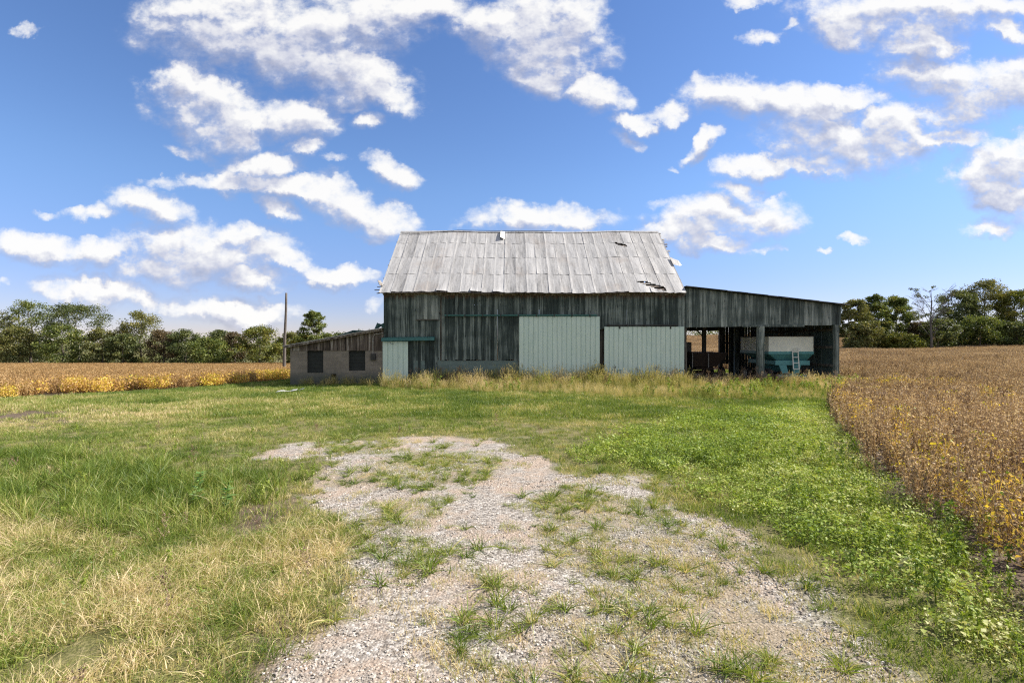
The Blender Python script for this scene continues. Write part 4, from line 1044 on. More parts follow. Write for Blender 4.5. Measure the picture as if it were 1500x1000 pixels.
# soybean: bare stalks hung with dry pods; at the rows' ends some still carry yellow leaves
def soy_fn(lb, H=0.72, n=80, nb=5, off=(0, 0), pw=0.0085, k=5, plen=(0.036, 0.055)):
    t = np.linspace(0, 1, k)
    St = []
    for i in range(nb):
        z = rng.uniform(0, 6.28); sp = rng.uniform(0.02, 0.16) if i else 0.03; h = H*(rng.uniform(0.6, 0.95) if i else 1)
        St.append(np.stack([off[0]+np.cos(z)*sp*t**0.8, off[1]+np.sin(z)*sp*t**0.8, t*h], -1))
    St = np.array(St); lb.ribbons(St, np.full((nb, k), 0.0038), rng.uniform(0.1, 0.5, nb)); lb.ribbons(St, np.full((nb, k), 0.0038), rng.uniform(0.1, 0.5, nb))
    i = rng.integers(0, nb, n); f = rng.uniform(0.12, 1.0, n)
    C = np.stack([np.array([np.interp(ff, t, St[ii,:,j]) for ii, ff in zip(i, f)]) for j in range(3)], -1)
    z = rng.uniform(0, 6.28, n); D = np.stack([np.cos(z)*0.6, np.sin(z)*0.6, rng.normal(0.25, 0.6, n)], -1)
    l = rng.uniform(*plen, n)
    lb.leaves(C, D, unit(n), l, np.full(n, pw), rng.random(n), fold=0.6); lb.leaves(C, D+unit(n)*0.05, np.cross(D, [0.3,0.2,1.0]), l, np.full(n, pw), rng.random(n), fold=0.6)
def soyleaf_fn(lb, H=0.7, n=36, off=(0, 0), L=(0.045, 0.085), hlo=0.25):
    z = rng.uniform(0, 6.28, n); q = rng.uniform(0.04, 0.22, n); h = H*rng.uniform(hlo, 1.05, n)
    C = np.stack([off[0]+np.cos(z)*q, off[1]+np.sin(z)*q, h], -1); D = np.stack([np.cos(z), np.sin(z), rng.normal(-0.5, 0.45, n)], -1)
    l = rng.uniform(*L, n); lb.leaves(C, D, np.array([[0,0,1.0]])+rng.normal(0,.5,(n,3)), l, l*0.36, rng.random(n))
    P = np.stack([C*[0.1,0.1,0.7]+[off[0]*.9, off[1]*.9, 0], C*[.7,.7,.95]+[off[0]*.3, off[1]*.3, 0], C], 1); lb.ribbons(P, np.full((n,3), 0.0018), rng.uniform(0.5, 1, n))
proto('soy', M['soy'], [lambda lb: soy_fn(lb), lambda lb: soy_fn(lb, 0.65, 70, 4), lambda lb: soy_fn(lb, 0.78, 90, 6), lambda lb: soy_fn(lb, 0.70, 80, 5), lambda lb: soy_fn(lb, 0.60, 64, 4)])
def soypatch(lb, s=0.5, m=26, n=30, pw=0.012):
    for a, b in zip(rng.uniform(-s, s, m), rng.uniform(-s, s, m)): soy_fn(lb, rng.uniform(0.6, 0.8), n, 3, (a, b), pw, 3, (0.05, 0.085))
proto('soy_patch', M['soy'], [soypatch]*4)
proto('soy_wide', M['soy'], [lambda lb: soypatch(lb, 1.25, 70, 15, 0.022)]*3)
proto('gold_patch', M['soy_gold'], [soypatch]*4)
proto('gold_wide', M['soy_gold'], [lambda lb: soypatch(lb, 1.25, 70, 15, 0.022)]*3)
proto('soyleaf', M['soy_leaf'], [lambda lb: soyleaf_fn(lb, 0.7, 40, L=(0.03, 0.065)), lambda lb: soyleaf_fn(lb, 0.6, 28, L=(0.035, 0.075)), lambda lb: soyleaf_fn(lb, 0.75, 50, L=(0.03, 0.06)), lambda lb: soyleaf_fn(lb, 0.5, 30, hlo=0.1, L=(0.03, 0.065))])
def leafpatch(lb, s=0.5, m=12, n=22):
    for a, b in zip(rng.uniform(-s, s, m), rng.uniform(-s, s, m)): soyleaf_fn(lb, rng.uniform(0.55, 0.8), n, (a, b), (0.06, 0.11))
proto('soyleaf_patch', M['soy_leaf'], [leafpatch]*4)
# stones
def stone_mesh(i):
    import bmesh
    bm = bmesh.new(); bmesh.ops.create_icosphere(bm, subdivisions=1, radius=0.5)
    for v in bm.verts: v.co = Vector((v.co.x*1.2, v.co.y*0.95, v.co.z*0.62))*(1+rng.uniform(-0.22, 0.22))
    me = bpy.data.meshes.new('stone_kind_%02d' % i); bm.to_mesh(me); bm.free(); me.materials.append(M['stone']); return me
def stone_fn(k):
    c = k.ramp(attr(k, 'tint', 'INSTANCER'), [(0.0, (0.089,0.078,0.069)), (0.3, (0.232,0.204,0.175)), (0.6, (0.405,0.369,0.322)), (1.0, (0.632,0.597,0.551))])
    n = k.noise(gpos(k), 60, 4, 0.6)
    c = k.mix(k.mapr(n, 0.4, 0.7, 0, 0.4), c, (0.34,0.28,0.23))
    return bsdf(k, c, 0.9, 0, 0.15)
M['stone'] = mat('gravel_stone', stone_fn)
cs = bpy.data.collections.new('stone_kinds')
for i in range(7): cs.objects.link(bpy.data.objects.new('stone_kind_%02d' % i, stone_mesh(i)))
PROTO['stone'] = (cs, 7)

# ---- where they grow
def field(y0, y1, dens, side=1.12, pad=1.5):
    """random spots on the ground the photograph looks over, between two distances"""
    n = int(dens*(side*(y1**2-y0**2)+2*pad*(y1-y0)))
    u = rng.random(n); y = np.sqrt(y0**2+u*(y1**2-y0**2)); x = rng.uniform(-1, 1, n)*(side*y+pad)
    return x, y
def open_ground(x, y):
    return (in_soy(x, y) < -0.12) & (sdist(x, y, BARN_IN) < -0.05) & (sdist(x, y, SHED_IN) < 0.0)
def zone(x, y, poly, soft=0.5, s=1.0, amp=0.5, seed=5): return sstep(-soft, soft, sdist(x, y, poly)+wob(x, y, s, amp, seed))
def info(x, y):
    return dict(g=gravel_at(x, y), m=median_at(x, y), c=zone(x, y, COVER, 0.35, 1.1, 0.5, 71), t=zone(x, y, TALL, 0.4, 1.2, 0.4, 72), d=zone(x, y, DRYL, 0.6, 0.9, 0.7, 73),
                w=zone(x, y, STRAWY, 0.9, 0.5, 1.0, 74), s=soil_at(x, y))
def pick(x, y, p): 
    k = rng.random(len(x)) < p; return x[k], y[k], k
def tintn(x, y, base, amp=0.5, s=0.6, seed=90): return base + amp*(fbm(x*s, y*s, seed, 4)-0.5) + 0.7*amp*(fbm(x*s*4, y*s*4, seed+7, 3)-0.5) + rng.normal(0, 0.09, len(x))

# mown yard grass
for (y0, y1, dens, kind, base) in ((1.6, 7, 120, 'lawn', 1.0), (7, 14, 62, 'lawn', 1.15), (14, 40, 20, 'lawn_patch', 1.0)):
    x, y = field(y0, y1, dens); k = open_ground(x, y); x, y = x[k], y[k]; I = info(x, y)
    inst = I['g']*(1-I['m'])
    clump = sstep(0.58, 0.66, fbm(x*1.9, y*1.9, 55, 3))*0.75 + 0.006
    p = np.where(inst > 0.5, np.clip(clump*(1+1.5*sstep(6.5, 9, y)) , 0, 1), 1.0)*(1-0.45*(I['g']*I['m']))*(1-0.8*I['s'])*(1-0.35*I['c'])*(1-0.5*I['t'])*(1-0.35*I['d'])*(1-0.6*I['w'])
    bare = 1-0.5*sstep(0.50, 0.64, fbm(x*0.8, y*0.8, 57, 5))
    x, y, k = pick(x, y, np.clip(p*bare, 0, 1)); I = {a: b[k] for a, b in I.items()}
    far_l = sstep(-4, -12, x)*sstep(9, 14, y)*sstep(24, 18, y)
    tt = tintn(x, y, 0.34, 0.80, 0.55) + 0.20*I['d'] + 0.14*I['s'] + 0.12*far_l + 0.22*I['g'] + 0.15*I['w'] - 0.10*sstep(14, 22, y)*(1-far_l)
    scl = rng.uniform(0.7, 1.25, len(x))*(1-0.25*I['g'])
    scatter('mown_grass', kind, x, y, scl, tt, 'short green and straw coloured grass covering the yard', cat='grass')
# crabgrass tufts in the drive
x, y = field(1.8, 13, 60, 0.6, 0.5); k = open_ground(x, y); x, y = x[k], y[k]; I = info(x, y)
p = sstep(0.02, 0.4, I['g'])*(0.03+0.95*I['m']*sstep(0.40, 0.58, fbm(x*1.6, y*1.6, 62, 3))+0.55*sstep(0.57, 0.66, fbm(x*1.1, y*1.1, 58, 3))+0.5*sstep(0.95, 0.5, I['g']))
x, y, k = pick(x, y, np.clip(p, 0, 1)*0.8)
scatter('crabgrass', 'crab', x, y, 0.35+0.85*rng.random(len(x))**2, tintn(x, y, 0.34, 0.4, 1.5), 'scattered green crabgrass tufts growing through the gravel drive', cat='grass')
# long green grass on the left
x, y = field(4.5, 9.5, 75); k = open_ground(x, y) & (x < 0); x, y = x[k], y[k]; I = info(x, y); x, y, k = pick(x, y, I['t']*(1-I['g'])*(1-0.8*I['s'])*(0.25+0.75*sstep(0.40, 0.58, fbm(x*1.0, y*1.0, 111, 4))))
scatter('long_grass', 'long', x, y, rng.uniform(0.4, 1.05, len(x)), tintn(x, y, 0.27, 0.55, 0.9, 93), 'long dark green grass left of the drive', cat='grass')
# dry tangled grass at the lower left
x, y = field(1.6, 6.2, 150); k = open_ground(x, y); x, y = x[k], y[k]; I = info(x, y); x, y, k = pick(x, y, np.clip(I['d']*(1-I['g'])*(1-0.75*I['s'])*(0.30+0.8*sstep(0.36, 0.60, fbm(x*1.2, y*1.2, 112, 4))), 0, 1))
scatter('dry_grass', 'thatch', x, y, rng.uniform(0.4, 1.15, len(x)), tintn(x, y, 0.55, 1.35, 0.8, 94), 'dry tangled straw and green grass at the near left', cat='grass')
x, y = field(1.8, 9, 40, 0.6, 0.5); k = open_ground(x, y); x, y = x[k], y[k]; I = info(x, y)
x, y, k = pick(x, y, np.clip(I['g']*(0.55*I['m'])*sstep(0.42, 0.6, fbm(x*1.3, y*1.3, 59, 3)), 0, 1))
scatter('dead_grass', 'thatch', x, y, rng.uniform(0.35, 0.6, len(x)), tintn(x, y, 0.78, 0.3, 0.8, 95), 'thin dead tan grass lying on the gravel', zs=rng.uniform(0.15, 0.4, len(x)), cat='grass')
# broad-leaved ground cover on the right
for (y0, y1, dens, kind) in ((1.8, 9, 90, 'cover'), (9, 26, 20, 'cover_patch')):
    x, y = field(y0, y1, dens); k = (in_soy(x, y) < 0.15) & (x > 0); x, y = x[k], y[k]; I = info(x, y)
    x, y, k = pick(x, y, np.clip(I['c']*(1-0.65*I['s'])*(1-0.4*sstep(0.56, 0.66, fbm(x*1.1, y*1.1, 77, 3))), 0, 1))
    ed = sstep(-2.2, -0.3, in_soy(x, y))
    scatter('ground_cover', kind, x, y, rng.uniform(0.7, 1.35, len(x)), tintn(x, y, 0.46, 0.55, 0.8, 96)+0.20*ed, 'bright green broad leaved weeds carpeting the strip beside the right field', zs=rng.uniform(0.6, 1.3, len(x)), cat='weeds')
x, y = field(2.2, 9, 16); k = (in_soy(x, y) < 0.0) & (x > 0); x, y = x[k], y[k]; I = info(x, y); x, y, k = pick(x, y, I['c']*sstep(0.48, 0.62, fbm(x*0.7, y*0.7, 78, 3)))
scatter('tall_weeds', 'forb', x, y, rng.uniform(0.6, 1.15, len(x)), tintn(x, y, 0.35, 0.3, 0.9, 97), 'knee high leafy green weeds in the strip beside the right field', cat='weeds')
x, y = field(1.8, 12, 7); k = open_ground(x, y) & (x < 1); x, y = x[k], y[k]; I = info(x, y)
x, y, k = pick(x, y, (1-I['g'])*(0.15+0.85*sstep(0.50, 0.62, fbm(x*0.9, y*0.9, 121, 3)))*0.8)
scatter('low_weeds', 'forb', x, y, rng.uniform(0.3, 0.75, len(x)), tintn(x, y, 0.42, 0.5, 0.9, 122), 'small leafy weeds scattered through the grass left of the drive', cat='weeds')
x, y = field(1.8, 12, 3); k = open_ground(x, y) & (x < 1); x, y = x[k], y[k]; I = info(x, y)
x, y, k = pick(x, y, (1-I['g'])*(0.1+0.9*I['s']))
scatter('dead_stems', 'weed', x, y, rng.uniform(0.2, 0.42, len(x)), tintn(x, y, 0.6, 0.5, 0.9, 123), 'small dead brown weed stems in the grass left of the drive', cat='weeds')
# straw-coloured grass and weeds along the barn
x, y = field(15.5, 26.2, 24); k = (sdist(x, y, BARN_IN) < -0.02) & (in_soy(x, y) < -0.1); x, y = x[k], y[k]; I = info(x, y)
x, y, k = pick(x, y, np.clip(I['w']*1.1*(1-0.5*I['s']), 0, 1))
nb = sstep(3.5, 0.6, 26-y)
scatter('straw_grass', 'straw', x, y, rng.uniform(0.35, 1.0, len(x))*(0.45+0.6*nb)*(0.72+0.65*fbm(x*0.7, y*0.7, 115, 3))*(1.22-0.50*sstep(8.0, 9.5, x)), tintn(x, y, 0.44, 1.35, 0.55, 98)+rng.normal(0,.10,len(x)), 'pale seeding grass standing along the front of the barn', cat='grass')
x, y = field(16, 26, 6); k = (sdist(x, y, BARN_IN) < -0.02) & (in_soy(x, y) < -0.1) & (sdist(x, y, SHED_IN) < -0.1); x, y = x[k], y[k]; I = info(x, y)
x, y, k = pick(x, y, np.clip(I['w']*1.1*sstep(0.42, 0.58, fbm(x*0.45, y*0.45, 131, 3)), 0, 1))
scatter('green_weeds', 'forb', x, y, rng.uniform(0.8, 1.7, len(x)), tintn(x, y, 0.40, 0.6, 0.6, 132), 'clumps of leafy green weeds among the pale grass before the barn', cat='weeds')
n = 900; x = rng.uniform(-6.2, 16.6, n); y = 25.75-np.abs(rng.normal(0, 0.55, n)); 
p = 0.28+0.72*np.exp(-((x+2.6)/1.7)**2)+0.02*sstep(8.2, 10, x); x, y, k = pick(x, y, np.clip(p, 0, 1)*(1-0.93*((np.abs(x-2.4) < 2.0)|(np.abs(x+5.9) < 0.75))))
scatter('wall_weeds', 'weed', x, y, rng.uniform(0.4, 0.95, len(x)), tintn(x, y, 0.55, 0.5, 0.7, 99), 'dry reddish brown weeds along the foot of the barn wall', cat='weeds')
n = 220; x = rng.uniform(-10.8, -6.6, n); y = 26.0-np.abs(rng.normal(0, 0.25, n)); x, y, k = pick(x, y, 0.4)
scatter('wall_grass', 'straw', x, y, rng.uniform(0.3, 0.6, len(x)), tintn(x, y, 0.30, 0.5, 0.7, 99), 'seeding grass along the foot of the block wing', cat='grass')
# loose stones of the drive
sx, sy, ss, st_ = [], [], [], []
for (y0, y1, dens, lo, hi) in ((1.8, 3.6, 3200, 0.007, 0.024), (3.6, 5.5, 1600, 0.009, 0.026), (5.5, 9, 420, 0.013, 0.031), (9, 12, 90, 0.018, 0.036)):
    x, y = field(y0, y1, dens, 0.62, 0.4); g = gravel_at(x, y)
    bed = sstep(0.42, 0.6, fbm(x*1.1+3, y*1.1, 81, 4)*0.8+0.2*fbm(x*6, y*6, 82, 2))
    x, y, k = pick(x, y, np.clip(g*(0.16+0.84*bed)*(1-0.45*median_at(x, y)), 0, 1))
    sx.append(x); sy.append(y); ss.append(lo+(hi-lo)*rng.random(len(x))**2.2); st_.append(np.clip(rng.normal(0.52, 0.24, len(x)), 0, 1))
sx, sy, ss, st_ = map(np.concatenate, (sx, sy, ss, st_))
scatter('gravel_stones', 'stone', sx, sy, ss, st_, 'loose pale stones lying on the gravel drive', z=hgt(sx, sy)+0.008, tilt=0.5, cat='gravel')

# ---- the soybean fields
def soy_points(y0, y1, dens, poly, side=1.15):
    x, y = field(y0, y1, dens, side, 3); s = sdist(x, y, poly); k = (s > 0.0); return x[k], y[k], s[k]
P1, P2, P3, P4 = [], [], [], []
x, y, s = soy_points(1.0, 13, 32, SOY_R)
x = np.round(x/0.38)*0.38+rng.normal(0, 0.05, len(x))
scatter('soybean_plants', 'soy', x, y, rng.uniform(0.8, 1.12, len(x)), tintn(x, y, 0.56, 0.30, 0.5, 101), 'ripe brown soybean plants in the near corner of the right field', tilt=0.12, cat='soybeans')
ex, ey, es = soy_points(1.0, 24, 18, SOY_R)
edge = np.exp(-es/1.0)*1.0*sstep(0.30, 0.46, fbm(ex*0.8, ey*0.8, 107, 3)) + 0.14*sstep(0.60, 0.72, fbm(ex*0.35, ey*0.35, 103, 3))*sstep(9, 2, es) + 0.55*np.exp(-((ex-16.2)/2.4)**2-((ey-22.5)/3.2)**2)
ex, ey, k = pick(ex, ey, np.clip(edge*0.9, 0, 1))
scatter('soybean_leaves', 'soyleaf', ex, ey, rng.uniform(0.65, 1.0, len(ex)), tintn(ex, ey, 0.47, 0.7, 0.9, 104), 'yellow soybean leaves still hanging along the edge of the right field', cat='soybeans')
def soyfield(name, poly, bands, tb, label, gold):
    for (kind, y0, y1, dens) in bands:
        x, y, s = soy_points(y0, y1, dens, poly, 1.6); k = (s > (0.35 if 'patch' in kind else 1.2)); x, y, s = x[k], y[k], s[k]
        k = ~((sdist(x, y, BARN_IN) > -1.0) | (sdist(x, y, SHED_IN) > -1.2)); x, y, s = x[k], y[k], s[k]
        t = tintn(x, y, tb, 0.25, 0.12, 105)
        scatter(name, kind, x, y, rng.uniform(0.85, 1.1, len(x)), t, label, tilt=0.03, cat='soybeans')
soyfield('right_soybean_field', SOY_R, (('soy_patch', 13, 45, 1.9), ('soy_wide', 45, 130, 0.32), ('soy_wide', 130, 330, 0.10)), 0.48, 'brown ripe soybean field running from the right edge round behind the barn', 0)
soyfield('left_soybean_field', SOY_L, (('gold_patch', 18, 50, 1.9), ('gold_wide', 50, 130, 0.32)), 0.52, 'golden brown ripe soybean field on the left reaching the trees', 1)
x, y, s = soy_points(18, 55, 3.2, SOY_L, 1.25)
edge = (np.exp(-s/3.4)*1.0 + 0.14*sstep(16, 3, s))*(0.55+0.6*fbm(x*0.4, y*0.4, 108, 3))
x, y, k = pick(x, y, np.clip(edge*0.85, 0, 1))
scatter('golden_leaves', 'soyleaf_patch', x, y, rng.uniform(0.7, 1.0, len(x)), tintn(x, y, 0.54, 0.6, 0.5, 106)+0.07*np.clip(s[k], 0, 6)+rng.normal(0,.08,len(x))-0.16*sstep(1.0, 0.0, s[k])*sstep(-22, -15, x), 'golden yellow soybean leaves along the near edge of the left field', cat='soybeans')

# ------------------------------------------------------------------ trees
def bark_fn(k):
    p = gpos(k); n = k.noise(k.vmath('MULTIPLY', p, (6, 6, 1.5)), 1.0, 5, 0.6)
    return bsdf(k, k.ramp(n, [(0.3, (0.045,0.038,0.03)), (0.7, (0.16,0.14,0.115))]), 0.9, 0, 0.15, n, 0.4, 0.03)
M['bark'] = mat('tree_bark', bark_fn)
plain('pale_bark', (0.42,0.39,0.34), 0.85, 0, 0.3, 2.0)
plain('grey_bark', (0.10,0.09,0.085), 0.9, 0, 0.35, 2.0)
def crown_mat(name, stops): M[name] = mat(name, leaf_fn(stops, None, 0.5, 0.30, 1.0))
crown_mat('crown_green', [(0.0, (0.042, 0.067, 0.017)), (0.45, (0.102, 0.138, 0.031)), (0.8, (0.204, 0.222, 0.054)), (1.0, (0.312, 0.276, 0.084))])
crown_mat('crown_olive', [(0.0, (0.05, 0.064, 0.02)), (0.45, (0.127, 0.138, 0.04)), (0.8, (0.237, 0.22, 0.072)), (1.0, (0.352, 0.286, 0.11))])
crown_mat('crown_dark', [(0.0, (0.036, 0.055, 0.019)), (0.5, (0.085, 0.111, 0.036)), (0.85, (0.163, 0.176, 0.058)), (1.0, (0.247, 0.234, 0.085))])
crown_mat('crown_yellow', [(0.0, (0.050,0.070,0.014)), (0.4, (0.11,0.135,0.022)), (0.8, (0.21,0.20,0.04)), (1.0, (0.32,0.24,0.05))])
crown_mat('crown_brown', [(0.0, (0.05,0.042,0.022)), (0.5, (0.11,0.085,0.045)), (1.0, (0.21,0.15,0.08))])
def prof(f, low, sh=1.0):               # how wide a crown is at a fraction of the tree's height
    return math.sin(math.pi*min(0.985, max(0.06, (f-low)/(1-low)*0.86+0.12)))**(0.62*sh)
def tree(name, label, u, d, vtop, width, cm='crown_green', bark='bark', low=0.12, dens=1.0, leaf=0.30, shape=1.0, bare=False, group=None, cat='tree', base=None, lean=0.0, trunk=True, holes=0.35):
    x = (u-750)/750*d; z0 = float(hgt(x, d))-0.05; H = CAMZ+(500-vtop)/750*d-z0; Wd = width*d/750/2
    t = thing(name, (x, d, z0), label, cat, group)
    tb = MB(); tips = []
    n = 8; tr = 0.030*H*(0.52 if bare else 0.62)
    top = 0.82 if not bare else 0.9
    path = [Vector((x+lean*H*(i/n)+0.02*H*math.sin(i*1.3+u)*(i/n), d+0.02*H*math.cos(i*1.1+u)*(i/n), z0-0.2+H*top*i/n)) for i in range(n+1)]
    tb.tube(path, [tr*(1-0.85*i/n)+0.012 for i in range(n+1)], 7)
    nl = 11 if not bare else 15
    for i in range(nl):
        f = low+0.10+(0.72-low)*(i+rng.random())/nl if not bare else 0.16+0.5*(i+rng.random())/nl
        fi = min(f/top*n, n-0.01); p = path[int(fi)].lerp(path[int(fi)+1], fi-int(fi))
        a = i*2.4+rng.uniform(-.5, .5); rr = Wd*(0.95 if not bare else 0.8)*(0.45+0.9*math.sin(math.pi*min(1, max(0.08, (f-low*0.5)/(1.02-low*0.5))))**0.7)*rng.uniform(0.6, 1.0)*0.75
        up = H*rng.uniform(0.10, 0.24) if not bare else H*rng.uniform(0.22, 0.42)
        e = p+Vector((math.cos(a)*rr, math.sin(a)*rr, min(up, z0+H*0.97-p.z)))
        if not bare:
            lim = Wd*prof((e.z-z0)/H, low)*0.92; rr = min(rr, lim*rng.uniform(0.7, 1.0)); e = Vector((p.x+math.cos(a)*rr, p.y+math.sin(a)*rr, e.z))
        m = p.lerp(e, 0.5)+Vector((rng.normal(0, .05), rng.normal(0, .05), -0.03))*H*0.4
        tb.tube([p, m, e], [tr*0.38*(1.1-f), tr*0.25*(1.1-f), 0.02], 5)
        tips.append(e); tips.append(m.lerp(e, 0.4))
        for q in range(3 if not bare else 6):
            s = m.lerp(e, rng.random()); aa = a+rng.uniform(-1.4, 1.4); l = rr*rng.uniform(0.25, 0.6)+0.03*H
            e2 = s+Vector((math.cos(aa)*l, math.sin(aa)*l, l*rng.uniform(0.1, 1.0)))
            if not bare:
                h2 = Vector((e2.x-x, e2.y-d)); lim = Wd*prof(min(1, (e2.z-z0)/H), low)
                if h2.length > lim: e2.x, e2.y = x+h2.x*lim/h2.length, d+h2.y*lim/h2.length
            if e2.z > z0+H: e2.z = z0+H*rng.uniform(0.93, 1.0)
            tb.tube([s, s.lerp(e2, 0.5)+Vector((0, 0, -0.05*l)), e2], [0.035 if not bare else 0.045, 0.026, 0.010], 4); tips.append(e2)
            if bare:
                for w in range(5):
                    s2 = s.lerp(e2, rng.uniform(0.3, 1)); l2 = l*rng.uniform(0.3, 0.6); a3 = aa+rng.uniform(-1.3, 1.3)
                    tb.tube([s2, s2+Vector((math.cos(a3)*l2, math.sin(a3)*l2, l2*rng.uniform(0.2, 1.1)))], [0.022, 0.010], 3, cap=False)
    tips.append(path[-1]+Vector((0, 0, 0.1*H)))
    tb.build('trunk', M[bark], t, smooth=True)
    lb = LB()
    # clumps of leaves about the twigs, and more of them through the crown's volume
    cl = [np.array(q) for q in tips]
    m = int(64*dens)
    for i in range(m):
        f = low+(1-low)*rng.random()**0.85; ang = rng.uniform(0, 6.28)
        r = Wd*prof(f, low, shape)*math.sqrt(rng.uniform(0.25, 1.0))*rng.uniform(0.8, 1.1)
        cl.append(np.array([x+lean*H*f+r*math.cos(ang), d+r*math.sin(ang), z0+H*f*0.97]))
    if bare: cl = [cl[i] for i in rng.choice(len(cl), 46)]
    for c in cl:
        rad = Wd*rng.uniform(0.14, 0.30)*(0.55 if bare else 1); k = int(dens*rng.uniform(50, 130)*(0.34 if bare else 1)*(1 if leaf < 0.3 else 0.8))
        c[2] = min(c[2], z0+H-rad*rng.uniform(0.3, 1.2))
        q = unit(k)*(rng.random(k)**0.45)[:,None]*rad*[1.15, 1.15, 0.72]
        C = c+q; C = C[C[:,2] > z0+0.15]; k = len(C)
        if k == 0: continue
        nn = unit(k, 0.9); D = np.cross(nn, unit(k)); l = leaf*rng.uniform(0.6, 1.25, k)
        tone = 0.5+rng.normal(0, 0.14)
        lb.leaves(C-D*0.3*l[:,None], D, nn, l, l*0.38, np.clip(tone+rng.normal(0, 0.16, k), 0, 1))
    V = np.concatenate(lb.V); me = lb.mesh('crown', M[cm])
    o = bpy.data.objects.new('crown', me); COL.objects.link(o); o.parent = t
    V = V-np.array([x, d, z0]); me.vertices.foreach_set('co', V.astype(np.float32).ravel()); me.update()
    return t
GL, GR = 'trees along the far side of the left field', 'trees along the far side of the right field'
T = [
 ('tall_tree', 'leafy tree at the left edge of the photo, cut by the frame', -12, 112, 452, 70, 'crown_olive', {}),
 ('tall_tree', 'tall open-crowned tree beside the leftmost tree', 45, 114, 438, 66, 'crown_green', dict(low=0.25, dens=0.9)),
 ('shrubby_tree', 'low bushy yellow green tree under the tall open-crowned tree', 28, 108, 478, 58, 'crown_olive', dict(low=0.02)),
 ('spreading_tree', 'wide spreading dark tree with a pale leaning trunk', 116, 113, 444, 82, 'crown_dark', dict(low=0.42, bark='pale_bark', lean=-0.05, dens=0.95)),
 ('shrubby_tree', 'bushy green tree under the wide spreading tree', 92, 108, 474, 62, 'crown_green', dict(low=0.02)),
 ('shrubby_tree', 'small round bush right of the pale leaning trunk', 150, 110, 480, 48, 'crown_olive', dict(low=0.02)),
 ('round_tree', 'rounded tree standing above the middle of the left tree line', 206, 114, 456, 64, 'crown_olive', dict(low=0.08)),
 ('shrubby_tree', 'dark low bush left of the rounded tree', 180, 108, 488, 44, 'crown_dark', dict(low=0.02)),
 ('shrubby_tree', 'brownish thin tree right of the rounded tree', 240, 110, 482, 46, 'crown_brown', dict(low=0.04, dens=0.8)),
 ('shrubby_tree', 'low dark tree in the dip of the tree line', 272, 110, 482, 50, 'crown_dark', dict(low=0.02)),
 ('shrubby_tree', 'low dense green bush before the dip of the tree line', 306, 107, 494, 58, 'crown_green', dict(low=0.01)),
 ('round_tree', 'grey green tree behind the low dense bush', 322, 118, 483, 50, 'crown_dark', dict(low=0.05)),
 ('shrubby_tree', 'thin brown tree between the dense bush and the bright tree', 344, 112, 486, 40, 'crown_brown', dict(low=0.05, dens=0.8)),
 ('round_tree', 'bright yellow green rounded tree left of the utility pole', 380, 106, 477, 62, 'crown_yellow', dict(low=0.02)),
 ('shrubby_tree', 'bushy tree behind the utility pole', 428, 112, 486, 48, 'crown_olive', dict(low=0.02)),
 ('round_tree', 'tall green tree rising behind the block wing', 460, 88, 455, 42, 'crown_green', dict(low=0.15, dens=0.9, leaf=0.26)),
 ('shrubby_tree', 'low yellow green bush beside the tall tree behind the wing', 444, 92, 489, 50, 'crown_yellow', dict(low=0.02)),
 ('shrubby_tree', 'low dark tree just above the wing roof', 500, 110, 487, 60, 'crown_dark', dict(low=0.02)),
]
for nm, lab, u, d, v, w, cm, kw in T: tree(nm, lab, u, d, v, w, cm, group=GL, **kw)
T = [
 ('round_tree', 'yellow green tree showing past the shed roof corner', 1252, 104, 437, 46, 'crown_olive', dict(low=0.02, dens=1.5)),
 ('round_tree', 'tall green tree second from the shed', 1280, 108, 432, 44, 'crown_green', dict(low=0.02, dens=1.6)),
 ('round_tree', 'tall green tree left of the bare tree', 1313, 110, 433, 48, 'crown_green', dict(low=0.02, dens=1.6)),
 ('shrubby_tree', 'low olive bush at the foot of the trees nearest the shed', 1270, 100, 470, 50, 'crown_olive', dict(low=0.01)),
 ('shrubby_tree', 'low bright green bush in front of the bare tree', 1318, 98, 488, 52, 'crown_yellow', dict(low=0.01)),
 ('shrubby_tree', 'small brownish bush between the bare tree and the bright bush', 1345, 106, 470, 34, 'crown_brown', dict(low=0.03)),
 ('bare_tree', 'nearly leafless dark tree with forked branches', 1364, 96, 413, 62, 'crown_dark', dict(bare=True, bark='grey_bark', leaf=0.24)),
 ('shrubby_tree', 'dark bushy tree at the foot of the bare tree', 1374, 102, 466, 52, 'crown_dark', dict(low=0.01)),
 ('tall_tree', 'tall brownish tree right of the bare tree', 1404, 110, 424, 58, 'crown_dark', dict(low=0.02, dens=1.5)),
 ('tall_tree', 'highest thin-topped tree of the right tree line', 1442, 112, 410, 72, 'crown_olive', dict(low=0.05, dens=1.4)),
 ('shrubby_tree', 'pale green bushy tree under the highest tree', 1436, 104, 462, 66, 'crown_green', dict(low=0.01)),
 ('tall_tree', 'yellow green tree at the right edge of the photo', 1486, 108, 424, 62, 'crown_yellow', dict(low=0.02, dens=1.5)),
 ('shrubby_tree', 'dark blue green bush at the right edge of the photo', 1490, 102, 470, 48, 'crown_dark', dict(low=0.01)),
 ('tall_tree', 'leafy tree just beyond the right edge of the photo', 1545, 108, 420, 70, 'crown_green', dict(low=0.02, dens=1.5)),
]
for nm, lab, u, d, v, w, cm, kw in T: tree(nm, lab, u, d, v, w, cm, group=GR, **kw)
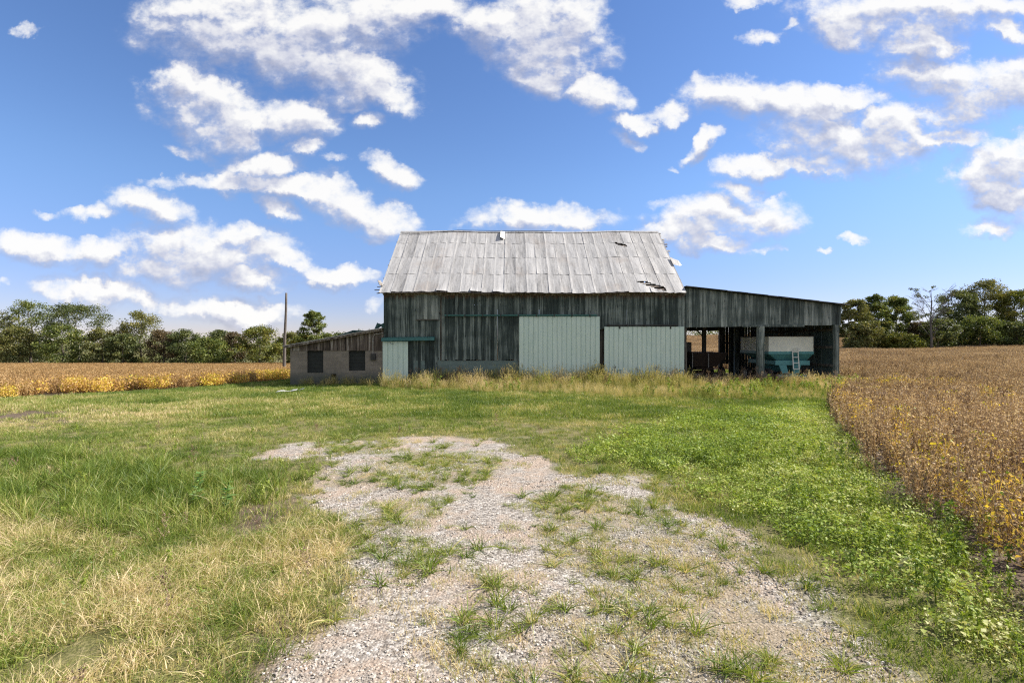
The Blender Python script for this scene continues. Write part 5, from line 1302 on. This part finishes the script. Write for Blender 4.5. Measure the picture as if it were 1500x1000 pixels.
# far woods on the skyline, and the scrub that closes the tree lines at the ground: each one mass
def mass(name, pts, cm, label, leaf, per):
    lb = LB()
    for (x, y, z, rx, rz) in pts:
        k = per; q = unit(k)*(rng.random(k)**0.4)[:,None]*[rx, rx, rz]
        C = np.array([x, y, z])+q; nn = unit(k, 0.9); D = np.cross(nn, unit(k)); l = leaf*rng.uniform(0.6, 1.3, k)
        lb.leaves(C, D, nn, l, l*0.42, np.clip(0.5+rng.normal(0, 0.13)+rng.normal(0, 0.16, k), 0, 1))
    o = bpy.data.objects.new(name, lb.mesh(name, M[cm])); COL.objects.link(o); tag(o, label, name.replace('_', ' '), None, 'stuff')
pts = []
for u in np.arange(-420, 760, 4.2):
    d = 330+rng.uniform(-20, 60); x = (u-750)/750*d; top = CAMZ+(500-(486+3.0*math.sin(u*0.021)+2.2*math.sin(u*0.09)+rng.uniform(-1.2, 2.5)))/750*d
    z0 = float(hgt(x, d)); 
    for z in np.arange(z0+1, top-1.5, 3.2): pts.append((x+rng.uniform(-2, 2), d+rng.uniform(-6, 6), z, rng.uniform(2.5, 4.5), 2.4))
mass('far_woods', pts, 'crown_dark', 'dark distant woods closing the horizon behind the left field', 1.0, 26)
pts = []
for u in np.arange(960, 1900, 3.6):
    d = 330+rng.uniform(-15, 30); x = (u-750)/750*d; top = CAMZ+(500-(487+1.2*math.sin(u*0.2)+rng.uniform(-1.0, 2.5)))/750*d; z0 = float(hgt(x, d))
    top = max(top, z0+7)
    for z in np.arange(z0+1, top-1.2, 3.0): pts.append((x+rng.uniform(-2, 2), d+rng.uniform(-6, 6), z, rng.uniform(2.2, 4.0), 2.2))
mass('horizon_woods', pts, 'crown_dark', 'distant woods on the skyline behind the barn and the right field', 1.0, 26)
pts = []
for u in np.arange(-200, 520, 5):
    d = 117+rng.uniform(-3, 4); x = (u-750)/750*d; pts.append((x, d, float(hgt(x, d))+rng.uniform(0.6, 1.2+3.4*vnoise(u*0.05, 0, 3)), rng.uniform(1.2, 2.2), rng.uniform(1.0, 2.0)))
mass('left_undergrowth', pts, 'crown_dark', 'dark scrub under the tree line of the left field', 0.34, 190)
pts = []
for u in np.arange(1244, 1700, 4):
    d = 113+rng.uniform(-3, 3); x = (u-750)/750*d; pts.append((x, d, float(hgt(x, d))+rng.uniform(0.4, 0.8+2.6*vnoise(u*0.05, 0, 4)), rng.uniform(1.2, 2.2), rng.uniform(1.0, 2.2)))
mass('right_undergrowth', pts, 'crown_green', 'dark scrub under the tree line of the right field', 0.34, 190)

# a couple of big-leaved weeds standing in the long grass, each a thing of its own
def big_weed(u, v, H, n, L, seed, label):
    x, y = gpx(u, v); z = float(hgt(x, y)); lb = LB()
    t = np.linspace(0, 1, 5)
    st = np.stack([0.03*t, 0.02*t**2, t*H], -1)[None]
    for q in range(2): lb.ribbons(st, np.array([[.007,.006,.005,.004,.003]]), np.array([0.3]))
    h = H*np.sort(rng.uniform(0.15, 1.0, n)); a = np.arange(n)*2.4+rng.normal(0, .3, n); l = L*rng.uniform(0.6, 1.1, n)*(1.15-0.5*h/H)
    C = np.stack([0.03*h/H, 0.02*(h/H)**2, h], -1); D = np.stack([np.cos(a), np.sin(a), rng.uniform(0.0, 0.7, n)], -1)
    lb.leaves(C, D, np.array([[0,0,1.0]])+rng.normal(0,.2,(n,3)), l, l*0.30, rng.random(n))
    o = bpy.data.objects.new('leafy_weed', lb.mesh('leafy_weed', M['weed_leaf'])); COL.objects.link(o); o.location = (x, y, z)
    tag(o, label, 'weed')
M['weed_leaf'] = mat('weed_leaf', leaf_fn([(0.0, (0.06,0.14,0.03)), (0.5, (0.13,0.23,0.06)), (1.0, (0.22,0.30,0.11))], None, 0.4, 0.3, 0.8))
big_weed(288, 742, 0.42, 26, 0.115, 3, 'pale green weed with narrow upright leaves in the long grass')
big_weed(330, 752, 0.38, 22, 0.135, 4, 'weed with broad drooping leaves beside the bare soil in the long grass')
